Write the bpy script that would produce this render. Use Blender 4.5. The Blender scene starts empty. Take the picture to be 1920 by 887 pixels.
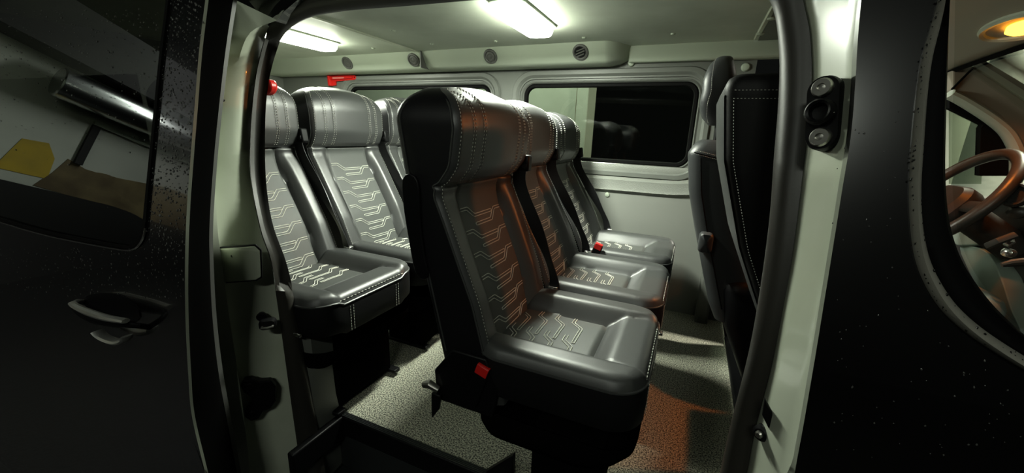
import bpy, math, random
import numpy as np
from mathutils import Vector, Matrix

random.seed(7)
rng = np.random.RandomState(5)
SC = bpy.context.scene
COL = SC.collection

# ------------------------------------------------------------------ camera, world, exposure
# metres; x towards the front of the van, y into the van away from the viewer, z up, z=0 is the cabin floor
EYE = np.array([0.0, 0.0, 0.9])
FPX = 746.0
def _cam_axes():
    yd = np.array([1306-960, 264-443.5, FPX]); yd /= np.linalg.norm(yd)
    xd = -np.array([-780-960, 185-443.5, FPX]); xd -= yd*(xd@yd); xd /= np.linalg.norm(xd)
    zd = np.cross(xd, yd)
    return np.array([xd, yd, zd])
RM = _cam_axes()
cam = bpy.data.cameras.new('camera'); co = bpy.data.objects.new('camera', cam); COL.objects.link(co)
cam.sensor_width = 36; cam.lens = FPX/1920*36; cam.clip_start = 0.02
m = Matrix.Identity(4)
for i in range(3):
    m[i][0] = RM[i, 0]; m[i][1] = -RM[i, 1]; m[i][2] = -RM[i, 2]; m[i][3] = EYE[i]
co.matrix_world = m
SC.camera = co
SC.view_settings.view_transform = 'Standard'; SC.view_settings.look = 'None'
SC.view_settings.gamma = 1; SC.view_settings.use_curve_mapping = False
SC.view_settings.exposure = 0.0
SC.cycles.max_bounces = 8; SC.cycles.sample_clamp_indirect = 4.0
SC.cycles.caustics_reflective = False; SC.cycles.caustics_refractive = False
W = bpy.data.worlds.new('night'); SC.world = W; W.use_nodes = True
W.node_tree.nodes['Background'].inputs[0].default_value = (.30, .33, .30, 1)
W.node_tree.nodes['Background'].inputs[1].default_value = 0.012

def area(name, loc, aim, sx, sy, power, col, parent=None, spread=180):
    l = bpy.data.lights.new(name, 'AREA'); l.shape = 'RECTANGLE'; l.size = sx; l.size_y = sy
    l.energy = power; l.color = col; l.spread = math.radians(spread)
    o = bpy.data.objects.new(name, l); COL.objects.link(o); o.location = loc
    o.rotation_euler = (Vector(aim)-Vector(loc)).to_track_quat('-Z', 'Y').to_euler()
    if parent: o.parent = parent
    return o
P_ROOF, P_CAB, P_YARD, P_FAR, P_WALL = 28.0, 14.0, 12.0, 150.0, 480.0

# ------------------------------------------------------------------ geometry helpers
def T(z):                                   # how far the body side leans in at height z
    if z < .58: return 0.0
    if z < .70: return .26*(z-.58)**2/.24
    return .26*(z-.64)
def ray(px, py):
    return RM @ np.array([px-960, py-443.5, FPX])
def side(px, py, c):                        # point of the body side (plane y=c leaning by T) on a sight line
    r = ray(px, py); y = c
    for _ in range(40):
        y = .5*y + .5*(c + T(.9 + r[2]/r[1]*y))
    return (r[0]/r[1]*y, y, .9 + r[2]/r[1]*y)
def on_y(px, py, y):
    r = ray(px, py); q = r*y/r[1]; return (q[0], q[1], q[2]+.9)
def on_x(px, py, x):
    r = ray(px, py); q = r*x/r[0]; return (q[0], q[1], q[2]+.9)
def on_z(px, py, z):
    r = ray(px, py); q = r*(z-.9)/r[2]; return (q[0], q[1], z)

class MB:
    def __init__(s): s.v = []; s.f = []
    def add(s, vs, fs):
        b = len(s.v); s.v += [tuple(map(float, v)) for v in vs]; s.f += [tuple(i+b for i in f) for f in fs]; return s
    def box(s, x0, x1, y0, y1, z0, z1, M=None):
        vs = [(x, y, z) for z in (z0, z1) for y in (y0, y1) for x in (x0, x1)]
        if M is not None: vs = [tuple(M @ Vector(v)) for v in vs]
        return s.add(vs, [(0, 2, 3, 1), (4, 5, 7, 6), (0, 1, 5, 4), (2, 6, 7, 3), (0, 4, 6, 2), (1, 3, 7, 5)])
    def loft(s, rows, close_u=False, close_v=False, cap0=False, cap1=False):
        n = len(rows[0]); vs = [p for r in rows for p in r]; fs = []
        R = len(rows)
        for i in range(R if close_v else R-1):
            for j in range(n if close_u else n-1):
                a = i*n+j; b = i*n+(j+1) % n; i2 = (i+1) % R
                fs.append((a, b, i2*n+(j+1) % n, i2*n+j))
        if cap0: fs.append(tuple(range(n-1, -1, -1)))
        if cap1: fs.append(tuple((R-1)*n+j for j in range(n)))
        return s.add(vs, fs)
    def tube(s, path, r, n=6, closed=False, ry=None, up=None, caps=True):
        P = [Vector(p) for p in path]; N = len(P); rows = []
        prev = None
        for i in range(N):
            a = P[(i-1) % N] if (closed or i > 0) else P[i]; b = P[(i+1) % N] if (closed or i < N-1) else P[i]
            t = (b-a)
            if t.length < 1e-9: t = Vector((0, 0, 1))
            t.normalize()
            u = Vector(up) if up is not None else (prev if prev is not None else (Vector((0, 0, 1)) if abs(t.z) < .9 else Vector((1, 0, 0))))
            u = u - t*u.dot(t)
            if u.length < 1e-6: u = Vector((1, 0, 0)) - t*t.x
            u.normalize(); w = t.cross(u); prev = u
            rr = r[i] if hasattr(r, '__len__') else r
            r2 = (ry[i] if hasattr(ry, '__len__') else ry) if ry is not None else rr
            rows.append([tuple(P[i] + u*rr*math.cos(2*math.pi*k/n) + w*r2*math.sin(2*math.pi*k/n)) for k in range(n)])
        return s.loft(rows, close_u=True, close_v=closed, cap0=caps and not closed, cap1=caps and not closed)
    def prism(s, poly, d):                  # 3-D polygon pushed by vector d
        n = len(poly); d = Vector(d); vs = [tuple(p) for p in poly] + [tuple(Vector(p)+d) for p in poly]
        return s.add(vs, [tuple(range(n)), tuple(range(2*n-1, n-1, -1))] + [(i, i+n, (i+1) % n+n, (i+1) % n) for i in range(n)])
    def lathe(s, prof, o, axis, n=24):      # prof: (radius, distance along axis)
        ax = Vector(axis).normalized(); u = ax.orthogonal().normalized(); w = ax.cross(u); o = Vector(o); rows = []
        for r, h in prof:
            rows.append([tuple(o+ax*h+u*r*math.cos(2*math.pi*k/n)+w*r*math.sin(2*math.pi*k/n)) for k in range(n)])
        return s.loft(rows, close_u=True, cap0=True, cap1=True)
    def build(s, name, mat, parent=None, smooth=True, bevel=0, seg=2, angle=35, solid=0, sub=0):
        me = bpy.data.meshes.new(name); me.from_pydata(s.v, [], s.f); me.validate(); me.update()
        import bmesh
        bm = bmesh.new(); bm.from_mesh(me); bmesh.ops.remove_doubles(bm, verts=bm.verts, dist=1e-6)
        bmesh.ops.recalc_face_normals(bm, faces=bm.faces); bm.to_mesh(me); bm.free()
        if mat: me.materials.append(mat)
        if smooth:
            me.polygons.foreach_set('use_smooth', [True]*len(me.polygons))
            me.set_sharp_from_angle(angle=math.radians(angle))
        o = bpy.data.objects.new(name, me); COL.objects.link(o)
        if parent is not None: o.parent = parent
        if solid:
            md = o.modifiers.new('s', 'SOLIDIFY'); md.thickness = solid; md.offset = 0
        if bevel:
            md = o.modifiers.new('b', 'BEVEL'); md.width = bevel; md.segments = seg; md.limit_method = 'ANGLE'; md.angle_limit = math.radians(40)
        if sub:
            md = o.modifiers.new('u', 'SUBSURF'); md.levels = sub; md.render_levels = sub
        return o

def tag(o, label, cat=None, group=None, kind=None):
    o['label'] = label
    if cat: o['category'] = cat
    if group: o['group'] = group
    if kind: o['kind'] = kind
    return o
def empty(name, loc, label, cat, group=None, kind=None):
    o = bpy.data.objects.new(name, None); COL.objects.link(o); o.location = loc; o.empty_display_size = .05
    return tag(o, label, cat, group, kind)
def under(o, root):                         # keep world-space mesh while parenting to a moved empty
    o.parent = root; o.matrix_parent_inverse = Matrix.Translation(-Vector(root.location)); return o
def resample(pts, n):
    P = np.array(pts, float); d = np.r_[0, np.cumsum(np.linalg.norm(np.diff(P, axis=0), axis=1))]
    t = np.linspace(0, d[-1], n); return [tuple(np.interp(x, d, P[:, k]) for k in range(P.shape[1])) for x in t]
def smooth_curve(pts, n, closed=False):     # Catmull-Rom through pts, n points
    P = [np.array(p, float) for p in pts]; N = len(P); out = []
    segs = N if closed else N-1
    for i in range(segs):
        p0 = P[i-1] if (closed or i > 0) else P[0]*2-P[1]; p1 = P[i]; p2 = P[(i+1) % N]
        p3 = P[(i+2) % N] if (closed or i+2 < N) else P[N-1]*2-P[N-2]
        for k in range(8):
            t = k/8; out.append(.5*((2*p1)+(-p0+p2)*t+(2*p0-5*p1+4*p2-p3)*t*t+(-p0+3*p1-3*p2+p3)*t**3))
    if not closed: out.append(P[-1])
    return resample(out, n)
def sstep(a, b, x):
    t = np.clip((x-a)/(b-a), 0, 1); return t*t*(3-2*t)
def rrect(cx, cy, hx, hy, r, n=6):
    out = []
    for (sx, sy, a0) in ((1, 1, 0), (-1, 1, 90), (-1, -1, 180), (1, -1, 270)):
        for k in range(n+1):
            a = math.radians(a0+90*k/n); out.append((cx+sx*(hx-r)+r*math.cos(a), cy+sy*(hy-r)+r*math.sin(a)))
    return out

# ------------------------------------------------------------------ materials
def mat(name, col, rough=.5, metal=0, bump=None, spec=.5, coat=0, mott=None, ior=None):
    M = bpy.data.materials.new(name); M.use_nodes = True; nt = M.node_tree; b = nt.nodes['Principled BSDF']
    b.inputs['Base Color'].default_value = (*col, 1); b.inputs['Roughness'].default_value = rough
    b.inputs['Metallic'].default_value = metal; b.inputs['Specular IOR Level'].default_value = spec
    b.inputs['Coat Weight'].default_value = coat; b.inputs['Coat Roughness'].default_value = .03
    if ior: b.inputs['IOR'].default_value = ior
    tc = nt.nodes.new('ShaderNodeTexCoord')
    if bump:
        sc, st, dist = bump
        nz = nt.nodes.new('ShaderNodeTexNoise'); nz.inputs['Scale'].default_value = sc; nz.inputs['Detail'].default_value = 3
        nt.links.new(tc.outputs['Object'], nz.inputs['Vector'])
        bp = nt.nodes.new('ShaderNodeBump'); bp.inputs['Strength'].default_value = st; bp.inputs['Distance'].default_value = dist
        nt.links.new(nz.outputs['Fac'], bp.inputs['Height']); nt.links.new(bp.outputs['Normal'], b.inputs['Normal'])
    if mott:                                # soft worn variation: (scale, second colour, lo, hi)
        sc, c2, lo, hi = mott
        nz = nt.nodes.new('ShaderNodeTexNoise'); nz.inputs['Scale'].default_value = sc; nz.inputs['Detail'].default_value = 5
        nt.links.new(tc.outputs['Object'], nz.inputs['Vector'])
        mr = nt.nodes.new('ShaderNodeMapRange'); mr.inputs[1].default_value = lo; mr.inputs[2].default_value = hi
        nt.links.new(nz.outputs['Fac'], mr.inputs[0])
        mx = nt.nodes.new('ShaderNodeMix'); mx.data_type = 'RGBA'
        mx.inputs[6].default_value = (*col, 1); mx.inputs[7].default_value = (*c2, 1)
        nt.links.new(mr.outputs[0], mx.inputs[0]); nt.links.new(mx.outputs[2], b.inputs['Base Color'])
    return M
def emit(name, col, s):
    M = bpy.data.materials.new(name); M.use_nodes = True; nt = M.node_tree; nt.nodes.remove(nt.nodes['Principled BSDF'])
    e = nt.nodes.new('ShaderNodeEmission'); e.inputs[0].default_value = (*col, 1); e.inputs[1].default_value = s
    nt.links.new(e.outputs[0], nt.nodes['Material Output'].inputs[0]); return M
def glass(name, tint, ior, rough=0.0, dirt=0.0, sheet=False):   # thin pane: tinted see-through plus surface reflection
    M = bpy.data.materials.new(name); M.use_nodes = True; nt = M.node_tree; nt.nodes.remove(nt.nodes['Principled BSDF'])
    t = nt.nodes.new('ShaderNodeBsdfTransparent'); t.inputs[0].default_value = (*tint, 1)
    g = nt.nodes.new('ShaderNodeBsdfGlossy'); g.inputs['Roughness'].default_value = rough; g.inputs[0].default_value = (.9, .95, .9, 1)
    f = nt.nodes.new('ShaderNodeFresnel'); f.inputs[0].default_value = ior
    geo = nt.nodes.new('ShaderNodeNewGeometry'); inv = nt.nodes.new('ShaderNodeMath'); inv.operation = 'SUBTRACT'; inv.inputs[0].default_value = 1
    nt.links.new(geo.outputs['Backfacing'], inv.inputs[1]); mu = nt.nodes.new('ShaderNodeMath'); mu.operation = 'MULTIPLY'
    nt.links.new(f.outputs[0], mu.inputs[0])
    if sheet:
        mu.inputs[1].default_value = 1
        fi = nt.nodes.new('ShaderNodeMix'); fi.inputs[2].default_value = ior; fi.inputs[3].default_value = 1/ior
        nt.links.new(geo.outputs['Backfacing'], fi.inputs[0]); nt.links.new(fi.outputs[0], f.inputs[0])
    else: nt.links.new(inv.outputs[0], mu.inputs[1])   # only the entry face of a pane reflects
    x = nt.nodes.new('ShaderNodeMixShader'); nt.links.new(mu.outputs[0], x.inputs[0])
    nt.links.new(t.outputs[0], x.inputs[1]); nt.links.new(g.outputs[0], x.inputs[2])
    out = x
    if dirt:
        d = nt.nodes.new('ShaderNodeBsdfDiffuse'); d.inputs[0].default_value = (.5, .5, .47, 1)
        y = nt.nodes.new('ShaderNodeMixShader'); y.inputs[0].default_value = dirt
        nt.links.new(x.outputs[0], y.inputs[1]); nt.links.new(d.outputs[0], y.inputs[2]); out = y
    nt.links.new(out.outputs[0], nt.nodes['Material Output'].inputs[0]); return M

M = {}
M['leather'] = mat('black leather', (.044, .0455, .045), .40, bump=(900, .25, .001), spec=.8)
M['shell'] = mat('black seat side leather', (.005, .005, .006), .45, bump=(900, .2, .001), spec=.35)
M['insert'] = mat('quilted charcoal fabric', (.070, .074, .070), .5, bump=(1500, .4, .001))
M['thread'] = mat('pale grey thread', (.62, .62, .55), .6)
M['skirt'] = mat('black cloth skirt', (.004, .004, .0045), .6, bump=(700, .2, .001), spec=.25)
M['plastic'] = mat('black plastic', (.003, .003, .0035), .45, spec=.2)
M['belt'] = mat('black webbing', (.010, .010, .011), .36, bump=(1200, .3, .001))
M['red'] = mat('red plastic', (.62, .015, .012), .35)
M['chrome'] = mat('chrome', (.85, .85, .82), .22, metal=1)
M['steel'] = mat('dull steel', (.55, .54, .50), .3, metal=1)
M['head'] = mat('grey headlining', (.60, .645, .555), .55, bump=(420, .35, .0012), mott=(2.5, (.45, .49, .41), .4, .65))
M['duct'] = mat('pale duct plastic', (.43, .48, .39), .42, bump=(300, .08, .001))
M['wallp'] = mat('grey wall plastic', (.145, .153, .138), .45, bump=(520, .3, .0012))
M['wallrough'] = mat('grained wall plastic', (.24, .25, .225), .38, bump=(260, .8, .003))
M['wallflat'] = mat('flat grey panel', (.24, .247, .225), .5, bump=(300, .1, .001))
M['dimgrey'] = mat('dark grey trim', (.09, .09, .085), .5)
M['paint'] = mat('pale jamb paint', (.55, .59, .48), .30, coat=.5, mott=(6, (.44, .48, .37), .45, .75))
M['black_paint'] = mat('black body paint', (.004, .004, .004), .22, coat=1.0, spec=.5)
M['rubber'] = mat('black rubber', (.0025, .0025, .0025), .7, bump=(200, .1, .001), spec=.1)
M['weather'] = mat('matt black rubber', (.003, .003, .003), .8, spec=0.0)
M['sealcloth'] = mat('dark door seal', (.028, .026, .022), .42, bump=(250, .1, .001))
M['step'] = mat('step plastic', (.018, .020, .021), .4, bump=(400, .3, .001))
M['floor'] = None
M['front_seat'] = mat('front seat black leather', (.003, .003, .003), .55, bump=(900, .2, .001), spec=.2)
M['front_side'] = mat('front seat grey leather', (.035, .037, .038), .42, bump=(900, .25, .001))
M['cushion_grey'] = mat('grey green seat cloth', (.26, .31, .27), .6, bump=(900, .25, .001))
M['cab'] = mat('cab headlining', (.58, .54, .46), .8, bump=(500, .2, .001))
M['cab_trim'] = mat('cab trim', (.34, .29, .24), .7)
M['cab_pale'] = mat('pale cab trim', (.50, .52, .44), .5)
M['dash'] = mat('dashboard plastic', (.035, .032, .030), .5, bump=(600, .3, .001))
M['wheel'] = mat('steering wheel leather', (.055, .047, .040), .34, bump=(900, .2, .001))
M['lens'] = emit('lit lamp lens', (.93, 1.0, .80), 48.0)
M['amber'] = emit('lit amber lens', (1.0, .36, .025), 14.0)
M['tube'] = emit('lit tube', (.9, 1.0, .92), 14.0)
M['pane'] = glass('clear pane', (.62, .66, .60), 1.5)
M['tint'] = glass('tinted pane', (.045, .047, .043), 1.75, sheet=True)
M['concrete'] = mat('pale concrete', (.42, .45, .38), .8, bump=(20, .3, .004), mott=(1.6, (.30, .32, .26), .4, .7))
M['yard_wall'] = mat('pale yard wall', (.55, .56, .50), .85, mott=(.7, (.36, .37, .33), .4, .75))
M['yellow'] = mat('yellow paint', (.52, .36, .03), .7, mott=(2, (.30, .22, .04), .45, .7))
M['brown'] = mat('rusty brown plaster', (.10, .07, .035), .8, mott=(2.2, (.22, .17, .08), .45, .65))
M['dark'] = mat('dark timber', (.009, .0085, .008), .8)
M['asphalt'] = mat('wet asphalt', (.005, .005, .0045), .45, bump=(60, .4, .004))
M['satin'] = mat('satin chrome', (.85, .85, .80), .42, metal=1)
M['rim'] = mat('rim with reflection painted in', (.30, .29, .25), .5, spec=.4, bump=(300, .3, .001))  # grey base stands in for bright surroundings reflected on the rim
M['rimdrop'] = mat('dark drops', (.01, .01, .009), .1)
M['water'] = mat('water drops', (.10, .10, .095), .06, spec=.9, coat=.6)

def floor_mat():
    F = bpy.data.materials.new('speckled floor'); F.use_nodes = True; nt = F.node_tree; b = nt.nodes['Principled BSDF']
    tc = nt.nodes.new('ShaderNodeTexCoord'); v = nt.nodes.new('ShaderNodeTexNoise'); v.inputs['Scale'].default_value = 230
    v.inputs['Detail'].default_value = 2; nt.links.new(tc.outputs['Object'], v.inputs['Vector'])
    r = nt.nodes.new('ShaderNodeValToRGB'); e = r.color_ramp.elements
    e[0].position = .40; e[0].color = (.05, .05, .04, 1); e[1].position = .60; e[1].color = (.68, .68, .54, 1)
    nt.links.new(v.outputs['Fac'], r.inputs[0]); nt.links.new(r.outputs[0], b.inputs['Base Color'])
    b.inputs['Roughness'].default_value = .6; return F
M['floor'] = floor_mat()

# ------------------------------------------------------------------ the van's cabin shell
YW = 2.20                                    # inner face of the far wall
fl = MB().box(-2.9, .25, .79, YW+.02, -.05, 0).box(-2.9, -.925, .67, .79, -.05, 0)
tag(fl.build('floor', M['floor'], bevel=.003), 'speckled grey non-slip floor of the passenger cabin', 'floor', kind='structure')
# ceiling: crowned panel, rows across the van
def ceil_z(y): return 1.336 + .008*(1-((y-1.45)/.75)**2)
def ceil_panel(x0, x1, y0=.78, y1=2.22, dz=0, nx=10, ny=16):
    return [[(x, y, ceil_z(y)+dz) for x in np.linspace(x0, x1, nx)] for y in np.linspace(y0, y1, ny)]
cm = MB().loft(ceil_panel(-2.9, .17)).loft(ceil_panel(-2.9, .17, dz=.02))
ceil = tag(cm.build('ceiling', M['head']), 'grey headlining of the passenger cabin between the seams', 'ceiling', kind='structure')
for xs in (-1.53, .175):
    st = MB(); ys = np.linspace(.8, 2.14, 24)
    st.loft([[(xs-.010, y, ceil_z(y)-.001), (xs-.006, y, ceil_z(y)-.007), (xs+.006, y, ceil_z(y)-.007), (xs+.010, y, ceil_z(y)-.001)] for y in ys])
    st.build('seam_strip', M['paint'], ceil)
for (px, py) in ((700, 90), (737, 57), (810, 82), (1095, 70), (1262, 63), (930, 77)):
    q = on_z(px, py, 1.336); q = on_z(px, py, ceil_z(q[1])); c = (q[0], q[1], ceil_z(q[1]))
    MB().lathe([(.002, -.006), (.008, -.005), (.011, -.001), (.011, .002)], c, (0, 0, 1), 14).build('screw_cap', M['duct'], ceil)
# header panel in front of the seam
hp = MB().loft(ceil_panel(.185, .33, dz=-.004)).loft(ceil_panel(.185, .33, dz=.02))
hdr = tag(hp.build('trim_1', M['wallp']), 'grey roof panel with three screws above the front seat backs', 'trim', kind='structure')
for (px, py) in ((1447, 34), (1425, 62), (1410, 87)):
    q = on_z(px, py, 1.336); c = (q[0], q[1], ceil_z(q[1])-.004)
    MB().lathe([(.003, -.008), (.012, -.007), (.016, -.002), (.016, .002)], c, (0, 0, 1), 16).build('screw_cap', M['duct'], hdr)

# far wall with two window openings, built as strips around rounded holes
WZ0, WZ1 = .772, 1.170                       # pane bottom / top
wins = [(-.475, .45), (-1.70, .55)]          # centre x, half width
def wall_with_holes():
    mb = MB()
    x0, x1, z0, z1 = -2.9, .20, .58, 1.36
    edges = [x0, -1.05, x1]
    spans = [(-1.05, x1, wins[0]), (x0, -1.05, wins[1])]
    for xa, xb_, (cx, hw) in spans:
        zc = (WZ0+WZ1)/2; hole = rrect(cx, zc, hw+.028, (WZ1-WZ0)/2+.028, .085, 6)
        outer = []
        for (x, z) in hole:                  # push hole point outwards to the span's rectangle
            dx, dz = x-cx, z-zc; k = 1e9
            if dx > 1e-6: k = min(k, (xb_-cx)/dx)
            if dx < -1e-6: k = min(k, (xa-cx)/dx)
            if dz > 1e-6: k = min(k, (z1-zc)/dz)
            if dz < -1e-6: k = min(k, (z0-zc)/dz)
            outer.append((cx+dx*k, zc+dz*k))
        mid = [(a[0]*.5+b[0]*.5, a[1]*.5+b[1]*.5) for a, b in zip(hole, outer)]
        mb.loft([[(x, YW, z) for x, z in outer], [(x, YW, z) for x, z in hole], [(x, YW+.05, z) for x, z in hole]], close_u=True)
        for cxy in ((xa, z0), (xb_, z0), (xa, z1), (xb_, z1)):   # fill the rectangle's corners
            near = sorted(range(len(outer)), key=lambda i: abs(outer[i][0]-cxy[0])+abs(outer[i][1]-cxy[1]))
            ia = [i for i in near if abs(outer[i][0]-cxy[0]) < 1e-6][:1]; ib = [i for i in near if abs(outer[i][1]-cxy[1]) < 1e-6][:1]
            if ia and ib:
                mb.add([(cxy[0], YW, cxy[1]), (outer[ia[0]][0], YW, outer[ia[0]][1]), (outer[ib[0]][0], YW, outer[ib[0]][1])], [(0, 1, 2)])
    return mb
wl = wall_with_holes()
wl.box(-2.9, .2, YW, YW+.06, 1.34, 1.40)
wl = tag(wl.build('wall_left', M['wallp'], smooth=False), 'grained grey plastic side wall around the far windows', 'wall', kind='structure')
# ledge with two bright edges under the window, then the flat lower panel
lg = []
for x in np.linspace(-2.9, .155, 60):
    e = .03*sstep(-.20, .15, x)**2
    lg.append([(x, YW-.004, .765), (x, YW-.008, .742), (x, YW-.001, .725), (x, YW+.0, .700+e), (x, YW-.020, .690+e), (x, YW-.030, .683+e), (x, YW-.026, .640+e*.8), (x, YW-.030, .628+e*.8), (x, YW-.022, .620+e*.8), (x, YW-.010, .610+e*.8), (x, YW-.010, .58)])
MB().loft(lg).build('window_ledge', M['wallrough'], wl)
lp = MB().box(-2.9, .135, YW-.014, YW+.02, -.02, .61)
low = lp.build('lower_panel', M['wallflat'], wl)
q = on_y(1139, 365, YW-.012)
MB().lathe([(.004, -.010), (.011, -.008), (.014, -.002), (.014, .006)], q, (0, 1, 0), 16).build('screw_cap', M['duct'], wl)
for px, py in ((1184, 236//2-0), (1398, 126), (1352, 119)):
    q = on_y(px, py, YW); MB().lathe([(.005, -.013), (.014, -.011), (.019, -.003), (.019, .01)], q, (0, 1, 0), 18).build('screw_cap', M['duct'], wl)
# belt pillar at the front end of the wall
bp = MB(); a = [on_y(1318, 495, 2.12), on_y(1338, 470, 2.12), on_y(1346, 606, 2.12), on_y(1313, 600, 2.12)]
bp.box(.115, .175, 2.10, 2.24, -.03, .56)
tag(bp.build('trim_2', M['wallp'], bevel=.012), 'narrow grey pillar trim at the front end of the far wall', 'trim', kind='structure')
tag(MB().box(.165, .95, 2.17, 2.26, -.3, .70).build('wall_front', M['dimgrey'], bevel=.01), 'dark inner panel of the driver door low beside the front seats', 'wall', kind='structure')
# rear end of the cabin
tag(MB().box(-2.96, -2.90, .6, 2.3, -.05, 1.42).build('wall_rear', M['wallp']), 'grey rear wall of the cabin behind the back seats', 'wall', kind='structure')

# windows of the far wall
for k, (cx, hw) in enumerate(wins):
    zc = (WZ0+WZ1)/2; hz = (WZ1-WZ0)/2
    fr = MB()
    rings = []
    for (g, y, r) in ((.075, YW+.002, .12), (.068, YW-.012, .115), (.048, YW-.014, .105), (.038, YW-.004, .095), (.028, YW+.012, .085), (.020, YW+.012, .075), (.012, YW+.006, .070), (.004, YW+.020, .06)):
        rings.append([(x, y, z) for x, z in rrect(cx, zc, hw+g, hz+g, r, 8)])
    fr.loft(rings, close_u=True)
    name = f'window_{k+1}'
    w = tag(fr.build(name, M['wallp'], angle=30), ['grey framed side window with a pale wall and darkness behind it', 'grey framed rear side window mostly hidden behind the back row'][k], 'window', kind='structure')
    rb = MB(); rings = []
    for (g, y, r) in ((.006, YW+.016, .062), (.000, YW+.008, .058), (-.012, YW+.008, .05), (-.016, YW+.020, .045), (-.016, YW+.03, .045)):
        rings.append([(x, y, z) for x, z in rrect(cx, zc, hw+g, hz+g, r, 8)])
    rb.loft(rings, close_u=True); rb.build('rubber_seal', M['rubber'], w)
    MB().prism([(x, YW+.024, z) for x, z in rrect(cx, zc, hw-.005, hz-.005, .055, 8)], (0, .004, 0)).build('pane', M['pane'], w, smooth=False)
    if k == 0:
        MB().box(cx-hw+.03, cx+hw-.03, YW-.004, YW+.012, WZ0-.012, WZ0-.004).build('bright_strip', M['chrome'], w, bevel=.002)

# air duct along the top of the far wall
dx1 = -.40
prof = [(YW-.002, 1.250), (2.10, 1.250), (2.075, 1.262), (2.03, 1.335), (2.025, 1.352), (2.04, 1.37), (YW, 1.39)]
rows = []
for x, s in [(xx, 0) for xx in np.linspace(-2.9, dx1-.06, 30)] + [(dx1-.04, .01), (dx1, .04), (dx1+.05, .14)]:
    rows.append([(x, min(YW-.001, y+s), z+s*.25*(1 if z < 1.3 else 0)) for y, z in prof])
du = MB().loft(rows, cap0=True, cap1=True)
du = tag(du.build('ceiling_duct', M['duct'], angle=40), 'pale plastic air duct along the top of the far wall', 'duct', kind='structure')
MB().box(-1.507, -1.501, 2.02, 2.12, 1.25, 1.36).build('panel_joint', M['dimgrey'], du)
tag(MB().box(-.36, .30, 2.16, YW+.01, 1.262, 1.345).build('trim_3', M['duct'], bevel=.008), 'pale cornice strip between ceiling and wall ahead of the duct', 'trim', kind='structure')

# four round vents in the duct
vn = Vector((0, 2.03-2.075, 1.262-1.335)).normalized()       # along the sloping face
fn = Vector((0, -.073, -.045)).normalized()
vent_lab = ['round grey vent with shut flap, leftmost in the duct, above the red hammer', 'round grey vent with shut flap just left of the duct joint',
            'round grey vent with shut flap right of the duct joint', 'round black vent with open slats nearest the duct end']
for k, (px, py) in enumerate(((652, 124), (776, 118), (920, 110), (1088, 104))):
    q = on_y(px, py, 2.052); c = Vector((q[0], 2.052, 1.2985))
    v = empty('air_vent', c, vent_lab[k], 'air vent', 'round air vents in the ceiling duct')
    under(MB().lathe([(.036, -.004), (.040, .002), (.038, .007), (.031, .009), (.027, .004), (.027, .000)], c, fn, 28).build('vent_ring', M['dimgrey']), v)
    u = Vector((1, 0, 0)); w_ = fn.cross(u)
    if k < 3:
        under(MB().lathe([(.026, .001), (.026, .005), (.018, .008), (.012, .006), (.004, .009)], c+fn*.001, fn, 24).build('vent_flap', M['dimgrey']), v)
    else:
        under(MB().lathe([(.027, -.001), (.027, .0035)], c, fn, 24).build('vent_well', M['plastic']), v)
        for j in (-1, 0, 1):
            p = c + w_*(.013*j) + fn*.006; L = .024 if j == 0 else .020
            Mx = Matrix((( *u, ), ( *w_, ), ( *fn, ))).transposed().to_4x4(); Mx.translation = p
            R2 = Mx @ Matrix.Rotation(math.radians(20), 4, 'Z')
            under(MB().box(-L, L, -.0028, .0028, -.002, .002, R2).build('slat', M['dimgrey'], bevel=.001), v)

# two roof lamps
lamp_lab = ['lit roof lamp at the left over the back row', 'lit roof lamp in the middle of the view, over the tops of the nearest seats']
for k, (x, y) in enumerate(((-1.89, 1.56), (-.66, 1.55))):
    z = ceil_z(y)
    L = empty('ceiling_lamp', (x, y, z), lamp_lab[k], 'lamp', 'lit roof lamps')
    hx, hy = .056, .195
    rows = [[(x+a, y+b, z-d) for a, b in rrect(0, 0, hx+g, hy+g, .035, 6)] for g, d in ((.010, -.01), (.010, .008), (.004, .012), (.0, .012))]
    under(MB().loft(rows, close_u=True).build('lamp_rim', M['duct']), L)
    rows = [[(x+a, y+b, z-d) for a, b in rrect(0, 0, hx*s, hy*s2, .034*s, 6)] for s, s2, d in ((1, 1, .008), (.98, .99, .030), (.88, .94, .044), (.5, .7, .049), (.02, .02, .050))]
    under(MB().loft(rows, close_u=True, cap1=True).build('lamp_lens', M['lens'] ), L)
    a = area('lamp_light', (x, y, z-.056), (x, y, 0), .10, .30, P_ROOF*(.9, 1.0)[k], (.93, 1.0, .86))
    under(a, L)

# ------------------------------------------------------------------ door opening of the near side
pairs = [((622, 960), (572, 960)), ((606, 860), (562, 870)), ((585, 740), (545, 750)), ((560, 600), (522, 580)), ((538, 500), (508, 490)), ((510, 420), (488, 430)), ((498, 340), (470, 335)),
         ((496, 250), (469, 250)), ((499, 180), (476, 165)), ((510, 120), (486, 110)), ((530, 70), (505, 50)), ((570, 38), (540, 8)), ((640, 22), (615, -25)),
         ((760, 12), (750, -45)), ((900, 0), (895, -60)), ((1100, -16), (1100, -80)), ((1300, -26), (1310, -90)), ((1400, -22), (1440, -80)),
         ((1440, -6), (1490, -40)), ((1451, 15), (1505, 10)), ((1459, 60), (1516, 60)), ((1462, 130), (1520, 150)), ((1457, 220), (1512, 250)),
         ((1450, 300), (1500, 350)), ((1440, 440), (1480, 500)), ((1410, 640), (1450, 660)), ((1370, 800), (1415, 800)), ((1350, 887), (1398, 887)), ((1335, 960), (1378, 960))]
inn = smooth_curve([side(*a, .70) for a, b in pairs], 140)
out = smooth_curve([side(*b, .655) for a, b in pairs], 140)
rows = []
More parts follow.
